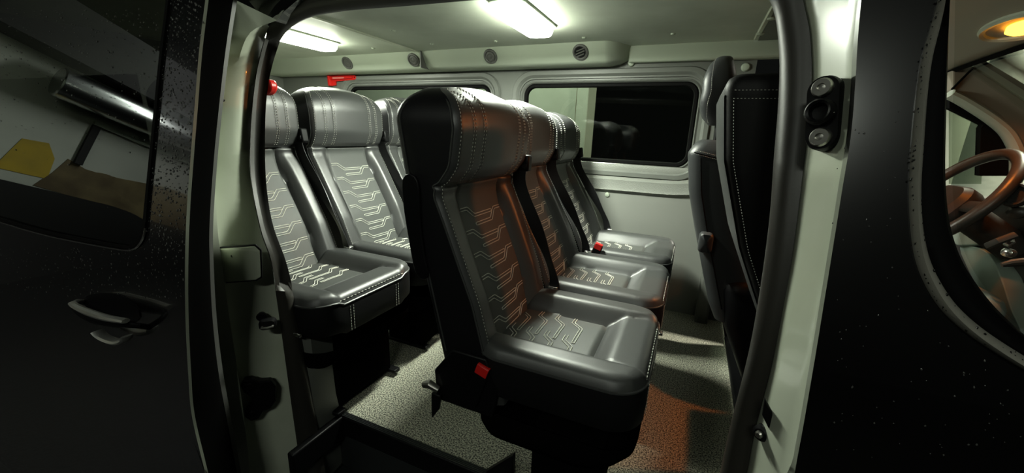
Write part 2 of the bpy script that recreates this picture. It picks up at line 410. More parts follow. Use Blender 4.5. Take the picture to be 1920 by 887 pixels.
for i in range(140):
    a, b = Vector(inn[i]), Vector(out[i]); t = (Vector(inn[min(i+1, 139)])-Vector(inn[max(i-1, 0)])).normalized()
    d = b-a; nrm = t.cross(d).normalized()
    if nrm.y > 0: nrm = -nrm
    row = []
    for k in range(11):
        u = k/10; row.append(tuple(a + d*u + nrm*(.016*math.sin(math.pi*u)**.7 - .002)))
    od = Vector((a.x+.43, 0, max(0, a.z-.75))).normalized(); row = [tuple(a + Vector((0, .015, 0)) + od*.03)] + row + [tuple(b + Vector((0, .012, 0)))]
    rows.append(row)
seal = tag(MB().loft(rows).build('door_seal', M['sealcloth'], angle=60), 'black rubber seal running round the sliding door opening', 'door seal')
# inner trim edge seen inside the seal, low on the left
tr = smooth_curve([side(*p, .715) for p in ((572, 560), (578, 600), (588, 680), (597, 760), (606, 840), (612, 900))], 24)
tl = smooth_curve([side(*p, .70) for p in ((552, 560), (560, 600), (574, 680), (588, 760), (600, 860), (610, 900))], 24)
tag(MB().loft([tl, tr, [(p[0]-.01, p[1]+.08, p[2]) for p in tr]]).build('trim_4', M['wallp']), 'slim grey plastic edge inside the left door seal', 'trim', kind='structure')

def grid_side(curves, cs, nu=60, sub=1):    # rows of points: pixel curves resampled and put on leaning planes
    return [[side(*p, c) for p in smooth_curve(cv, nu)] for cv, c in zip(curves, cs)]
# rear jamb (pale paint)
J_in = [p[1] for p in pairs[:12]][::-1]      # top .. bottom along the seal
J_in = [(540, 8), (505, 50), (486, 110), (476, 165), (469, 250), (470, 335), (488, 430), (508, 490), (522, 580), (545, 750), (562, 870), (572, 960)]
J_md = [(520, 38), (470, 60), (448, 110), (440, 165), (434, 250), (430, 335), (432, 430), (440, 490), (452, 580), (472, 700), (490, 830), (500, 960)]
J_st = [(425, -8), (420, 50), (412, 110), (407, 165), (403, 250), (402, 335), (408, 430), (416, 490), (428, 580), (446, 700), (463, 830), (474, 960)]
J_ou = [(405, -8), (395, 50), (388, 110), (382, 165), (376, 250), (372, 335), (372, 430), (374, 490), (380, 580), (390, 700), (410, 830), (425, 960)]
rj = grid_side([J_in, J_in, J_md, J_st, J_st, J_ou], [.700, .665, .610, .580, .555, .515], 70)
rearj = tag(MB().loft(rj).build('trim_5', M['paint'], angle=50), 'pale painted door jamb left of the opening, with dark fittings', 'trim', kind='structure')
# header above the opening
hd = MB(); top_in = [p[1] for p in pairs[10:18]]
r0 = [side(*p, .66) for p in smooth_curve(top_in, 60)]
r1 = [(x, y-.03, z+.03) for x, y, z in r0]; r2 = [(x, y-.06, z+.06) for x, y, z in r0]; r3 = [(x, y, z+.30) for x, y, z in r0]
hd.prism([side(px, py, .645) for px, py in ((425, -40), (428, -4), (470, 22), (516, 40), (532, 22), (560, -2), (620, -40))], (0, .03, .0))
tag(hd.loft([r0, r1, r2, r3]).build('trim_6', M['black_paint']), 'black roof rail above the sliding door opening', 'trim', kind='structure')
# front jamb, pale
B_in = [p[1] for p in pairs[17:]]
B_in = [(1440, -80), (1490, -40), (1505, 10), (1516, 60), (1520, 150), (1512, 250), (1500, 350), (1480, 500), (1450, 660), (1415, 800), (1398, 887), (1378, 960)]
B_m1 = [(1500, -80), (1525, -40), (1535, 10), (1540, 60), (1542, 150), (1534, 250), (1520, 350), (1500, 500), (1470, 660), (1436, 800), (1418, 887), (1398, 960)]
B_m2 = [(1590, -80), (1592, -40), (1590, 10), (1586, 60), (1582, 150), (1572, 250), (1560, 350), (1538, 500), (1508, 660), (1478, 800), (1460, 887), (1440, 960)]
B_ou = [(1626, -80), (1620, -40), (1614, 10), (1610, 60), (1604, 150), (1596, 250), (1580, 350), (1556, 500), (1530, 660), (1506, 800), (1490, 887), (1476, 960)]
fj = grid_side([B_in, B_in, B_m1, B_m2, B_ou, B_ou], [.700, .662, .628, .590, .560, .53], 70)
frontj = tag(MB().loft(fj).build('trim_7', M['paint'], angle=50), 'pale painted door jamb right of the opening', 'trim', kind='structure')
# step well
tag(MB().box(-.925, .19, .775, .80, -.06, .012).box(-.93, -.905, .60, .80, -.07, .010).build('trim_8', M['plastic'], bevel=.005), 'black ribbed sill edge of the floor above the step', 'trim', kind='structure')
stp = tag(MB().box(-.94, .22, .56, .80, -.24, -.20).box(-.94, .22, .785, .80, -.2, -.05).build('step', M['step'], bevel=.01), 'dark entry step below the floor edge', 'step', kind='structure')
MB().box(-.5, .2, .585, .63, -.2, -.19).build('kick_plate', M['paint'], stp, bevel=.003)
for j in range(4):
    MB().box(-.92, .18, .779+.005*j, .7815+.005*j, .011, .0135).build('sill_rib', M['step'], bpy.data.objects['trim_8'])
tag(MB().box(.245, .285, .79, 1.98, -.05, .014).build('trim_9', M['plastic'], bevel=.005), 'black floor edging along the base of the front seats', 'trim', kind='structure')

# ------------------------------------------------------------------ fittings on the jambs
def plate(poly_px, c, depth, name, mt, parent=None, bevel=.002):
    P_ = [Vector(side(*p, c)) for p in poly_px]
    n = (P_[1]-P_[0]).cross(P_[2]-P_[0]).normalized()
    if n.dot(Vector(EYE)-P_[0]) < 0: n = -n
    return MB().prism([tuple(p-n*.004) for p in P_], n*(depth+.004)).build(name, mt, parent, bevel=bevel, smooth=False)
# locating plate on the front jamb
c0 = Vector(side(1553, 216, .607)); 
lpz = empty('locator_plate', c0, 'black oval plate with two screws and a round socket on the pale front jamb', 'door locator')
nrm = Vector((-.55, -.83, .10)).normalized(); upv = (Vector(side(1552, 150, .607))-Vector(side(1542, 285, .607))); upv = (upv-nrm*upv.dot(nrm)).normalized(); rt = upv.cross(nrm)
if rt.x < 0: rt = -rt
def LP(u, v, w=0): return c0 + rt*u + upv*v + nrm*w
h2 = (Vector(side(1552, 150, .607))-Vector(side(1545, 285, .607))).length/2
w2 = .0195
caps = rrect(0, 0, w2, h2, w2*.98, 8)
under(MB().loft([[tuple(LP(a*s, b*s2, d)) for a, b in caps] for s, s2, d in ((1.0, 1.0, -.012), (1, 1, .016), (.92, .97, .021), (.02, .02, .021))], close_u=True, cap1=True).build('plate_body', M['plastic'], angle=40), lpz)
for s in (1, -1):
    o = under(MB().lathe([(.0005, .004), (.004, .0035), (.005, .006), (.0105, .006), (.0125, .003), (.0125, -.002)], LP(0, s*h2*.66, .021), nrm, 22).build('screw', M['steel']), lpz)
    under(MB().lathe([(.0048, .0), (.0048, .0068)], LP(0, s*h2*.66, .021), nrm, 6).build('screw_socket', M['plastic'], o), lpz) if False else None
under(MB().lathe([(.002, .002), (.010, .003), (.011, .012), (.014, .014), (.017, .010), (.017, -.002)], LP(0, 0, .021), nrm, 26).build('socket', M['plastic']), lpz)
# bolt + dark patch low on the front jamb
o = plate(((1434, 745), (1452, 780), (1447, 815), (1429, 778)), .624, .003, 'sticker_patch', M['plastic']); tag(o, 'small black patch stuck low on the pale front jamb', 'patch')
c1 = Vector(side(1430, 811, .634)); b1 = empty('striker_bolt', c1, 'round black and steel bolt low on the pale front jamb', 'bolt')
under(MB().lathe([(.012, -.01), (.012, .006), (.008, .009), (.003, .009)], c1, nrm, 18).build('bolt_collar', M['plastic']), b1)
under(MB().lathe([(.0055, 0), (.0055, .013), (.003, .015)], c1, nrm, 12).build('bolt_head', M['steel']), b1)

# rear jamb fittings
def jn(a, b, c):                            # frame of the rear jamb surface around a pixel
    return Vector(side(a, b, c))
nr = Vector((.75, -.66, .05)).normalized()
fc = jn(452, 495, .600)
flap = empty('fuel_flap', fc, 'pale square service flap with a finger hole, on the rear jamb', 'service flap')
up2 = Vector((0, 0, 1)); rt2 = up2.cross(nr).normalized()
if ray(500, 500) @ np.array(rt2) < 0: pass
def JP(c, u, v, w=0): return c + rt2*u + up2*v + nr*w
def jb(px, py, c=.59): return Vector(side(px, py, c))
P4 = [(412, 466), (478, 461), (488, 470), (490, 518), (480, 524), (414, 529)]
cs4 = [.578, .607, .610, .612, .610, .580]
A4 = [Vector(side(*p, c)) for p, c in zip(P4, cs4)]
cen = sum(A4, Vector())/len(A4)
under(MB().prism([tuple(cen+(p-cen)*1.08 - nr*.004) for p in A4], nr*.0065).build('flap_gap', M['plastic'], smooth=False), flap)
fo = under(MB().prism([tuple(p - nr*.002) for p in A4], nr*.008).build('flap_lid', M['paint'], bevel=.002, smooth=False), flap)
under(MB().lathe([(.004, 0), (.004, .0075)], Vector(side(437, 479, .59))-nr*.001, nr, 14).build('finger_hole', M['plastic']), flap)
hc = Vector(side(502, 608, .618)); la = empty('lock_striker', hc, 'small black lock striker with a steel loop on the rear jamb', 'lock striker')
under(MB().lathe([(.010, -.012), (.012, .002), (.009, .006), (.003, .005)], Vector(side(490, 594, .618)), nr, 18).build('striker_hole', M['plastic']), la)
under(MB().loft([[tuple(hc + rt2*a*s + up2*b*s + nr*d) for a, b in rrect(0, 0, .020, .014, .010, 5)] for s, d in ((1, -.012), (1, .004), (.8, .008), (.02, .008))], close_u=True, cap1=True).build('striker_base', M['plastic']), la)
under(MB().tube([tuple(hc+rt2*u-up2*.003+nr*w) for u, w in ((-.012, .0), (-.012, .016), (0, .02), (.012, .016), (.012, .0))], .0035, 8).build('striker_loop', M['steel']), la)
bc = Vector(side(486, 742, .628)); br = empty('door_bracket', bc, 'black bolted two-lobed bracket low on the rear jamb', 'bracket')
bpx = [(452, 720), (458, 709), (472, 707), (486, 712), (508, 710), (518, 722), (518, 748), (508, 762), (494, 768), (486, 782), (472, 786), (460, 778), (460, 766), (474, 756), (474, 742), (458, 732)]
B4 = [Vector(side(px, py, .570+.060*(px-450)/68)) for px, py in bpx]
under(MB().prism([tuple(p-nr*.012) for p in B4], nr*.024).build('bracket_plate', M['plastic'], bevel=.004, smooth=False), br)
for p in ((470, 720), (474, 772)):
    under(MB().lathe([(.011, 0), (.011, .004), (.009, .006), (.006, .006), (.005, .009), (.002, .009)], Vector(side(*p, .570+.060*(p[0]-450)/68))+nr*.011, nr, 16).build('bracket_bolt', M['plastic']), br)
o = plate(((388, 604), (412, 600), (422, 606), (421, 630), (412, 640), (388, 650)), .552, .012, 'rubber_buffer', M['rubber']); tag(o, 'black rubber buffer on the pale jamb edge beside the sliding door', 'buffer')
o = plate(((402, 181), (420, 186), (419, 190), (402, 192)), .575, .012, 'door_clip', M['plastic']); tag(o, 'tiny black clip high on the rear jamb', 'clip')

# ------------------------------------------------------------------ sliding door, slid back on the outside
CD = .41
sd = empty('sliding_door', (-1.0, CD, -.3), 'wet black sliding door pushed back, with tinted window and chrome handle', 'sliding door')
D_edge = [(392, -60), (385, 0), (373, 100), (365, 200), (357, 300), (350, 400), (347, 500), (348, 600), (353, 700), (360, 780), (385, 887), (400, 960), (250, 1010), (100, 1020), (-80, 1030)]
W_edge = [(324, -60), (320, 0), (308, 100), (298, 200), (288, 300), (281, 370), (276, 425), (268, 450), (250, 465), (215, 462), (160, 452), (100, 440), (40, 424), (0, 412), (-80, 392)]
rows = []
De = smooth_curve(D_edge, 120); We = smooth_curve(W_edge, 120)
for k in range(17):
    t = k/16; rows.append([side(a[0]*(1-t)+b[0]*t, a[1]*(1-t)+b[1]*t, CD) for a, b in zip(De, We)])
skin = under(MB().loft(rows).build('door_skin', M['black_paint'], angle=60), sd)
# window rim and pane
w0 = [Vector(p) for p in rows[-1]]
n_out = Vector((0, -.967, .25))
inn2 = [Vector(side(a[0]-5 if a[1] < 440 else a[0]-3, a[1] - (5 if a[1] > 380 else 0), CD)) for a in We]
under(MB().loft([[tuple(p) for p in w0], [tuple(p+n_out*.004) for p in w0], [tuple(p+n_out*.004) for p in inn2], [tuple(p-n_out*.008) for p in inn2]]).build('window_rubber', M['rubber']), sd)
und = [Vector(side(a[0], a[1]+4, CD))+n_out*.003 for a in We[66:]]
under(MB().tube([tuple(p) for p in und], .0022, 6).build('belt_strip', M['chrome']), sd)
pane = [tuple(Vector(p)-n_out*.004) for p in [side(a[0], a[1], CD) for a in We]]
pl = side(-80, -60, CD)
rowsP = []
for k in range(9):
    t = k/8
    rowsP.append([side(p[0]*(1-t)+t*(-80), p[1]*(1-t)+t*(-60), CD+.004) for p in We])
under(MB().loft(rowsP).build('door_pane', M['tint'], angle=80), sd)
under(MB().box(-3.0, -1.20, .52, .54, -.2, 1.0).build('door_lining', M['plastic']), sd)
# edge: pale hem then black weatherstrip
E0 = [Vector(side(*p, CD)) for p in De[:95]]
E1 = [p + Vector((.007, .010, 0)) for p in E0]
S_edge = [(446, -60), (436, 0), (421, 100), (409, 200), (399, 300), (391, 420), (392, 500), (398, 600), (410, 700), (428, 800), (444, 887), (456, 960)]
S1 = [Vector(side(*p, CD+.085)) for p in smooth_curve(S_edge, 95)]
E0b = [Vector(side(*p, CD)) for p in smooth_curve(D_edge[:12], 95)]
E1b = [p + Vector((.003, .004, 0)) for p in E0b]
under(MB().loft([[tuple(p) for p in E0b], [tuple(p+Vector((.0016, -.001, 0))) for p in E0b], [tuple(p) for p in E1b]]).build('hem_edge', M['paint']), sd)
rw = []
for k in range(9):
    t = k/8; rw.append([tuple(a.lerp(b, t) + Vector((.010*math.sin(math.pi*t), -.006*math.sin(math.pi*t*2), 0))) for a, b in zip(E1b, S1)])
under(MB().loft(rw).build('weatherstrip', M['weather'], angle=60), sd)
S2 = [p+Vector((-.004, .012, 0)) for p in S1]
under(MB().loft([[tuple(p) for p in S1], [tuple(p) for p in S2]]).build('strip_lip', M['chrome' if False else 'dimgrey']), sd)
# handle
HY = CD-.03
hpts = smooth_curve([on_y(px, py, y) for px, py, y in ((137, 572, HY+.004), (150, 582, HY-.004), (175, 594, HY-.008), (205, 602, HY-.008), (238, 608, HY-.004), (262, 611, HY+.010), (282, 614, HY+.034))], 28)
rr = [.006+.010*math.sin(math.pi*min(1, (k+3)/27)) for k in range(28)]
hb = under(MB().tube(hpts, rr, 12, ry=[r*.7 for r in rr], up=(0, 0, 1)).build('handle_grip', M['plastic']), sd)
ht = smooth_curve([on_y(px, py, y) for px, py, y in ((136, 568, HY+.002), (142, 574, HY-.010), (165, 585, HY-.014), (200, 596, HY-.014), (236, 602, HY-.009))], 20)
under(MB().tube(ht, [.003+.0048*math.sin(math.pi*(k+2)/24) for k in range(20)], 8, ry=[.008]*20, up=(0, 0, 1)).build('handle_chrome', M['satin']), sd)
under(MB().tube([tuple(on_y(px, py, y)) for px, py, y in ((137, 570, HY), (146, 566, HY+.012), (158, 568, HY+.032))], [.006, .007, .008], 10).build('handle_foot', M['satin']), sd)
cup = [on_y(px, py, CD) for px, py in ((160, 560), (190, 549), (225, 552), (250, 568), (265, 592), (240, 612), (205, 612), (175, 598))]
under(MB().prism(smooth_curve([Vector(p)+Vector((0, .004, 0)) for p in cup], 32, closed=True), (0, -.006, 0)).build('handle_cup', M['plastic'], smooth=False), sd)
lk = smooth_curve([on_y(px, py, HY+.006) for px, py in ((182, 621), (190, 629), (205, 637), (222, 641), (236, 637), (237, 630))], 16)
under(MB().tube(lk, [.003, .004, .005]+[.006]*10+[.005, .004, .003], 8, ry=[.012]*16, up=(0, 0, 1)).build('lock_chrome', M['satin']), sd)

# water drops: far too many to count, one part of each door
def drops(name, root, pts, n, rmin, rmax, c, mt='water'):
    mb = MB(); k = 0
    while k < n:
        px, py = pts[rng.randint(len(pts))]; px += rng.uniform(-1, 1); py += rng.uniform(-1, 1)
        q = Vector(side(px, py, c)); nn = Vector((0, -1, .26 if q.z > .64 else 0)).normalized()
        r = rmin+(rmax-rmin)*rng.rand()**3; t1 = Vector((1, 0, 0)); t2 = nn.cross(t1)
        st = 1+.5*rng.rand()
        rows = [[tuple(q+t1*(r*s*math.cos(a))+t2*(r*s*st*math.sin(a))+nn*(h*r)) for a in np.linspace(0, 2*math.pi, 9)[:-1]] for s, h in ((1, -.05), (.85, .3), (.45, .5))]
        mb.loft(rows, close_u=True, cap1=True); k += 1
    o = under(mb.build(name, M[mt]), root); o['kind'] = 'stuff'; return o
pts = []
for _ in range(4000):
    t = rng.rand(); i = rng.randint(0, 75); a, b = De[i], We[i]
    p = (a[0]*(1-t)+b[0]*t, a[1]*(1-t)+b[1]*t)
    if p[1] < 470: pts.append(p)
for _ in range(900): pts.append((rng.uniform(0, 345), rng.uniform(465, 560)))
drops('water_drops', sd, pts, 1500, .0007, .0022, CD-.0005)
pts = [(rng.uniform(0, 300), abs(rng.normal(0, 1))*110+15) for _ in range(1500)]
drops('pane_drops', sd, pts, 380, .0007, .0020, CD+.003)

# ------------------------------------------------------------------ front passenger door
CF = .53
fd = empty('front_door', (.4, CF, -.3), 'wet black front passenger door right of the jamb, with its window', 'car door')
FL = [(1626, -80), (1615, 0), (1608, 80), (1604, 150), (1596, 250), (1580, 350), (1569, 420), (1556, 500), (1543, 580), (1530, 660), (1506, 800), (1490, 887), (1476, 980), (1700, 1010), (2000, 1010)]
FW = [(1766, -80), (1758, 0), (1745, 50), (1728, 110), (1718, 180), (1709, 270), (1704, 350), (1706, 420), (1714, 480), (1732, 530), (1762, 578), (1806, 620), (1860, 658), (1920, 694), (2000, 735)]
FI = [(1778, -80), (1772, 0), (1764, 50), (1750, 110), (1741, 180), (1735, 270), (1730, 350), (1733, 420), (1745, 480), (1768, 530), (1798, 574), (1838, 612), (1884, 645), (1934, 676), (2000, 712)]
FG = [(1794, -80), (1791, 0), (1790, 50), (1789, 110), (1787, 180), (1785, 270), (1785, 330), (1789, 390), (1798, 440), (1816, 490), (1840, 530), (1870, 570), (1900, 602), (1936, 635), (2000, 690)]
c = [smooth_curve(q, 110) for q in (FL, FW, FI, FG)]
rows = []
for k in range(11):
    t = k/10; rows.append([side(a[0]*(1-t)+b[0]*t, a[1]*(1-t)+b[1]*t, CF) for a, b in zip(c[0], c[1])])
under(MB().loft([[(p[0]+.004, p[1]+.03, p[2]) for p in rows[0]]]+rows).build('door_skin', M['black_paint'], angle=60), fd)
rows = []
for t, d in ((0, 0), (.08, -.005), (.35, -.010), (.6, -.008), (.85, -.002), (1, .006)):
    rows.append([(x, y+d, z) for x, y, z in [side(a[0]*(1-t)+b[0]*t, a[1]*(1-t)+b[1]*t, CF) for a, b in zip(c[1], c[2])]])
rim = under(MB().loft(rows).build('window_rim', M['rim'], angle=60), fd)
rows = []
for t, d in ((0, .006), (.1, .012), (.5, .012), (.8, .006), (.95, .010), (1, .03)):
    rows.append([(x, y+d, z) for x, y, z in [side(a[0]*(1-t)+b[0]*t, a[1]*(1-t)+b[1]*t, CF) for a, b in zip(c[2], c[3])]])
under(MB().loft(rows).build('window_rubber', M['rubber'], angle=60), fd)
rows = []
for k in range(5):
    t = k/4; rows.append([side(p[0]*(1-t)+t*2000, p[1]*(1-t)+t*(-80), CF+.020) for p in c[3]])
M['screen'] = glass('windscreen glass', (.93, .95, .92), 1.3)
M['cabpane'] = glass('cab pane', (.80, .82, .78), 1.45, sheet=True)
under(MB().loft(rows).build('door_pane', M['cabpane'], angle=80), fd)
pts = []
for _ in range(900):
    i = rng.randint(0, 110); t = rng.uniform(.1, .9); a, b = c[1][i], c[2][i]; pts.append((a[0]*(1-t)+b[0]*t, a[1]*(1-t)+b[1]*t))
drops('rim_drops', fd, pts, 260, .0005, .0014, CF-.006, 'rimdrop')
pts = [(rng.uniform(1560, 1920), rng.uniform(200, 860)) for _ in range(260)]
pts = [p for p in pts if p[0] < 1690 or p[1] > 700 or p[1] > 560+(p[0]-1720)*.8]
drops('skin_drops', fd, pts, 110, .0005, .0010, CF-.0005)

low = [(.175, .62), (.185, .45), (.20, .10), (.21, -.38), (1.15, -.38), (1.15, .68), (.36, .675), (.30, .66), (.22, .66)]
under(MB().prism([(x, CF+.006+T(z), z) for x, z in low], (0, .03, 0)).build('door_lower_skin', M['black_paint'], smooth=False), fd)
tag(MB().box(-1.02, .20, .535, .60, -.40, -.21).build('trim_11', M['black_paint'], bevel=.012), 'black body sill under the sliding door opening', 'trim', kind='structure')
# ------------------------------------------------------------------ passenger seats
# local frame: x forward, y across (-y is the side of the sliding door), z up, origin on the floor
ZF = np.linspace(.26, 1.0, 297)
def sm(xs, ys, w=9):
    v = np.interp(ZF, xs, ys); k = np.ones(w)/w; return np.convolve(np.pad(v, w//2, mode='edge'), k, 'valid')
XB = sm((.26, .30, .40, .52, .717, .770, .795, .835, .92, .955, .980, .993, 1.0), (-.074, -.089, -.119, -.152, -.232, -.255, -.242, -.213, -.202, -.210, -.232, -.259, -.288))
XR = sm((.26, .31, .59, .83, .945, .975, .99, 1.0), (-.235, -.25, -.318, -.368, -.388, -.378, -.36, -.335))
HW = .199; ZS = .79; YI = .108
def half_w(z): return HW - (.075*(1-math.sqrt(max(0, 1-((z-.925)/.0755)**2))) if z > .925 else 0)
def yin(z): return YI + .012*math.sin((z-.35)*7) * (1 if z < ZS else 0)
def front_x(y, z):
    w = half_w(z); a = abs(y); x = float(np.interp(z, ZF, XB))
    yi = yin(z)
    if z < ZS:
        D = .030*float(sstep(ZS+.01, ZS-.10, z)*.75+.25)
        x -= D*(1-float(sstep(yi-.004, yi+.034, a)))
        x -= .0075*math.exp(-((a-yi)/.0045)**2)
    else:
        x += .012*(1-(a/w)**2) - .010*math.exp(-(a/.05)**2)*0
        x -= .003*math.exp(-((a-.100)/.003)**2) + .002*math.exp(-((a-.142)/.003)**2)
    x -= .010*math.exp(-((z-ZS)/.006)**2)
    r = .013
    if a > w-r: x -= r*(1-math.sqrt(max(0, 1-((a-(w-r))/r)**2)))
    return x
def crown(y, z): return z + .018*(1-(y/HW)**2)*float(sstep(.84, 1.0, z))
def S(y, z, off=0.0):
    return (front_x(y, z)+off, y, crown(y, z))
def back_parts(root, top_only=False):
    zs = list(np.linspace(.275, .77, 52)) + list(np.linspace(.775, .805, 13)) + list(np.linspace(.815, .93, 16)) + [1.0-.07*(1-t)**2 for t in np.linspace(.06, 1, 16)]
    yn = np.r_[np.linspace(-1, -.83, 7), np.linspace(-.78, .78, 53), np.linspace(.83, 1, 7)]
    F = [[S(u*half_w(z), z) for u in yn] for z in zs]
    def sect(z, sgn):                       # side + half the rear
        w = half_w(z); xr = float(np.interp(z, ZF, XR)); xf = front_x(w, z); r = .035
        pts = [(xf, w)]
        for t in (.25, .5, .75): pts.append((xf+(xr+r-xf)*t, w))
        for k in range(5):
            a = math.radians(90*k/4); pts.append((xr+r-r*math.sin(a), w-r+r*math.cos(a)))
        pts += [(xr-.004, w*.4), (xr-.006, 0)]
        return [(x, sgn*y, crown(y, z)) for x, y in pts]
    R1 = [sect(z, 1) for z in zs]; R2 = [sect(z, -1) for z in zs]
    iz = next(i for i, z in enumerate(zs) if z >= ZS)
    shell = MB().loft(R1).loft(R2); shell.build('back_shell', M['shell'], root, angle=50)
    hd = MB().loft(F[iz:])
    cap = F[-1] + R1[-1][1:][:] + [p for p in R2[-1][1:-1]][::-1]
    cap = [tuple(p) for p in cap]; cc = np.mean(np.array(cap), axis=0); cc[2] += .002
    hd.add(cap+[tuple(cc)], [(i, (i+1) % len(cap), len(cap)) for i in range(len(cap))])
    head = hd.build('headrest', M['leather'], root, angle=60)
    j0 = [j for j, u in enumerate(yn) if u*HW <= -YI][-1]; j1 = [j for j, u in enumerate(yn) if u*HW >= YI][0]
    for sl in (slice(0, j0+1), slice(j1, None)):
        MB().loft([r[sl] for r in F[:iz+1]]).build('back_bolster', M['leather'], root, angle=60)
    ins = MB().loft([r[j0:j1+1] for r in F[:iz+1]]).build('back_insert', M['insert'], root, angle=60)
    # stitched pattern
    tq = MB(); r = .00135; o = .0012
    z = .318
    while z < ZS-.03:
        for sgn, dz in ((1, 0), (-1, -.026)):
            e = YI-.004
            lines = [[(-e, .010), (-.070, .010), (-.040, -.012), (.052, -.012), (.056, -.0155), (.052, -.019), (-.046, -.019), (-.076, .003), (-e, .003)]] if sgn > 0 else \
                    [[(e, .018), (.066, .018), (.036, -.008), (-.046, -.008), (-.050, -.0115), (-.046, -.015), (.042, -.015), (.072, .011), (e, .011)]]
            for L in lines:
                pp = resample([(y, z+dz+zz, 0) for y, zz in L], 46)
                pp = [S(y, q, o) for y, q, _ in pp if .285 < q < ZS-.006]
                if len(pp) > 6: tq.tube(pp, r, 4, caps=False)
        z += .0565
    tq.build('stitching', M['thread'], ins, angle=180)
    # dashed seams of the headrest and piping of the side panel
    sh = MB()
    def dashes(path, r=.0009, step=.0085, duty=.62):
        P = [Vector(p) for p in path]; L = sum((b-a).length for a, b in zip(P, P[1:])); n = int(L/step)*2+1
        R = resample(path, max(n, 3))
        for i in range(0, len(R)-1, 2):
            a, b = Vector(R[i]), Vector(R[i+1]); sh.tube([a, a.lerp(b, duty*1.5)], r, 4)
    for y0 in (-.142, -.100, .100, .142):
        for d in (-.0045, .0045):
            zz = [q for q in zs if q > ZS+.004 and abs(y0)+.012 < half_w(q)]
            dashes([S(y0+d, q, .0008) for q in zz])
    for sgn in (1, -1):
        dashes([S(sgn*(half_w(q)-.008), q, .001) for q in zs[2:-3]], r=.0008)
    sh.build('stitching', M['thread'], head, angle=180)
    pp = MB()
    for sgn in (1, -1):
        pth = [(front_x(half_w(q), q)-.003, sgn*(half_w(q)+.0005), crown(HW, q)) for q in zs[:-1]]
        pth += [(float(np.interp(q, ZF, XR))+.028, sgn*(half_w(q)-.001), crown(HW, q)) for q in zs[-2:10:-1]]
        pp.tube(pth, .0022, 5, caps=False)
    pp.build('piping', M['leather'], root)
# cushion
CX, CA, CB, CR = .03, .195, .215, .075
def plan(u, v):
    m_ = max(abs(u), abs(v))
    if m_ < 1e-9: return (CX, 0.0, 0)
    du, dv = u/m_, v/m_; x, y = du*CA, dv*CB
    ex, ey = abs(x)-(CA-CR), abs(y)-(CB-CR)
    if ex > 0 and ey > 0:
        L = math.hypot(ex, ey); k = CR/L if L > 0 else 1
        xr_, yr_ = math.copysign(CA-CR+ex*k, x), math.copysign(CB-CR+ey*k, y)
    else: xr_, yr_ = x, y
    b = m_**3
    return (CX + (x*(1-b)+xr_*b)*m_, (y*(1-b)+yr_*b)*m_, m_)
XI = .092
def top_z(x, y, m_):
    a = abs(y)
    s = max(float(sstep(.095, .150, a)), .72*float(sstep(XI-.004, XI+.055, x)))
    z = .390 + .044*s
    z += .006*(1-(a/.11)**2)*(1 if (a < .11 and x < XI) else 0)
    if x < XI: z -= .006*math.exp(-((a-.106)/.004)**2)
    if a < .108: z -= .006*math.exp(-((x-XI)/.004)**2)
    if x > XI: z -= .0035*math.exp(-((a-.108-(x-XI)*.30)/.0035)**2)
    d = (1-m_)*.20; r = .030
    if d < r: z -= r*(1-math.sqrt(max(0, 1-((r-d)/r)**2)))
    return z
def cush(x, y, off=.0012):
    ax = abs((x-CX)/CA); ay = abs(y/CB); m_ = max(ax, ay)
    return (x, y, top_z(x, y, min(1, m_))+off)
def rim_loop(s=1.0, n=96, dx=0.0, xf=0.0):
    out = []
    for k in range(n):
        t = 4*k/n; i = int(t); f = 2*(t-i)-1
        u, v = ((1, f), (-f, 1), (-1, -f), (f, -1))[i]
        x, y, _ = plan(u, v); out.append((CX+dx+(x-CX)*s - (xf if x > CX+.1 else 0), y*s))
    return out
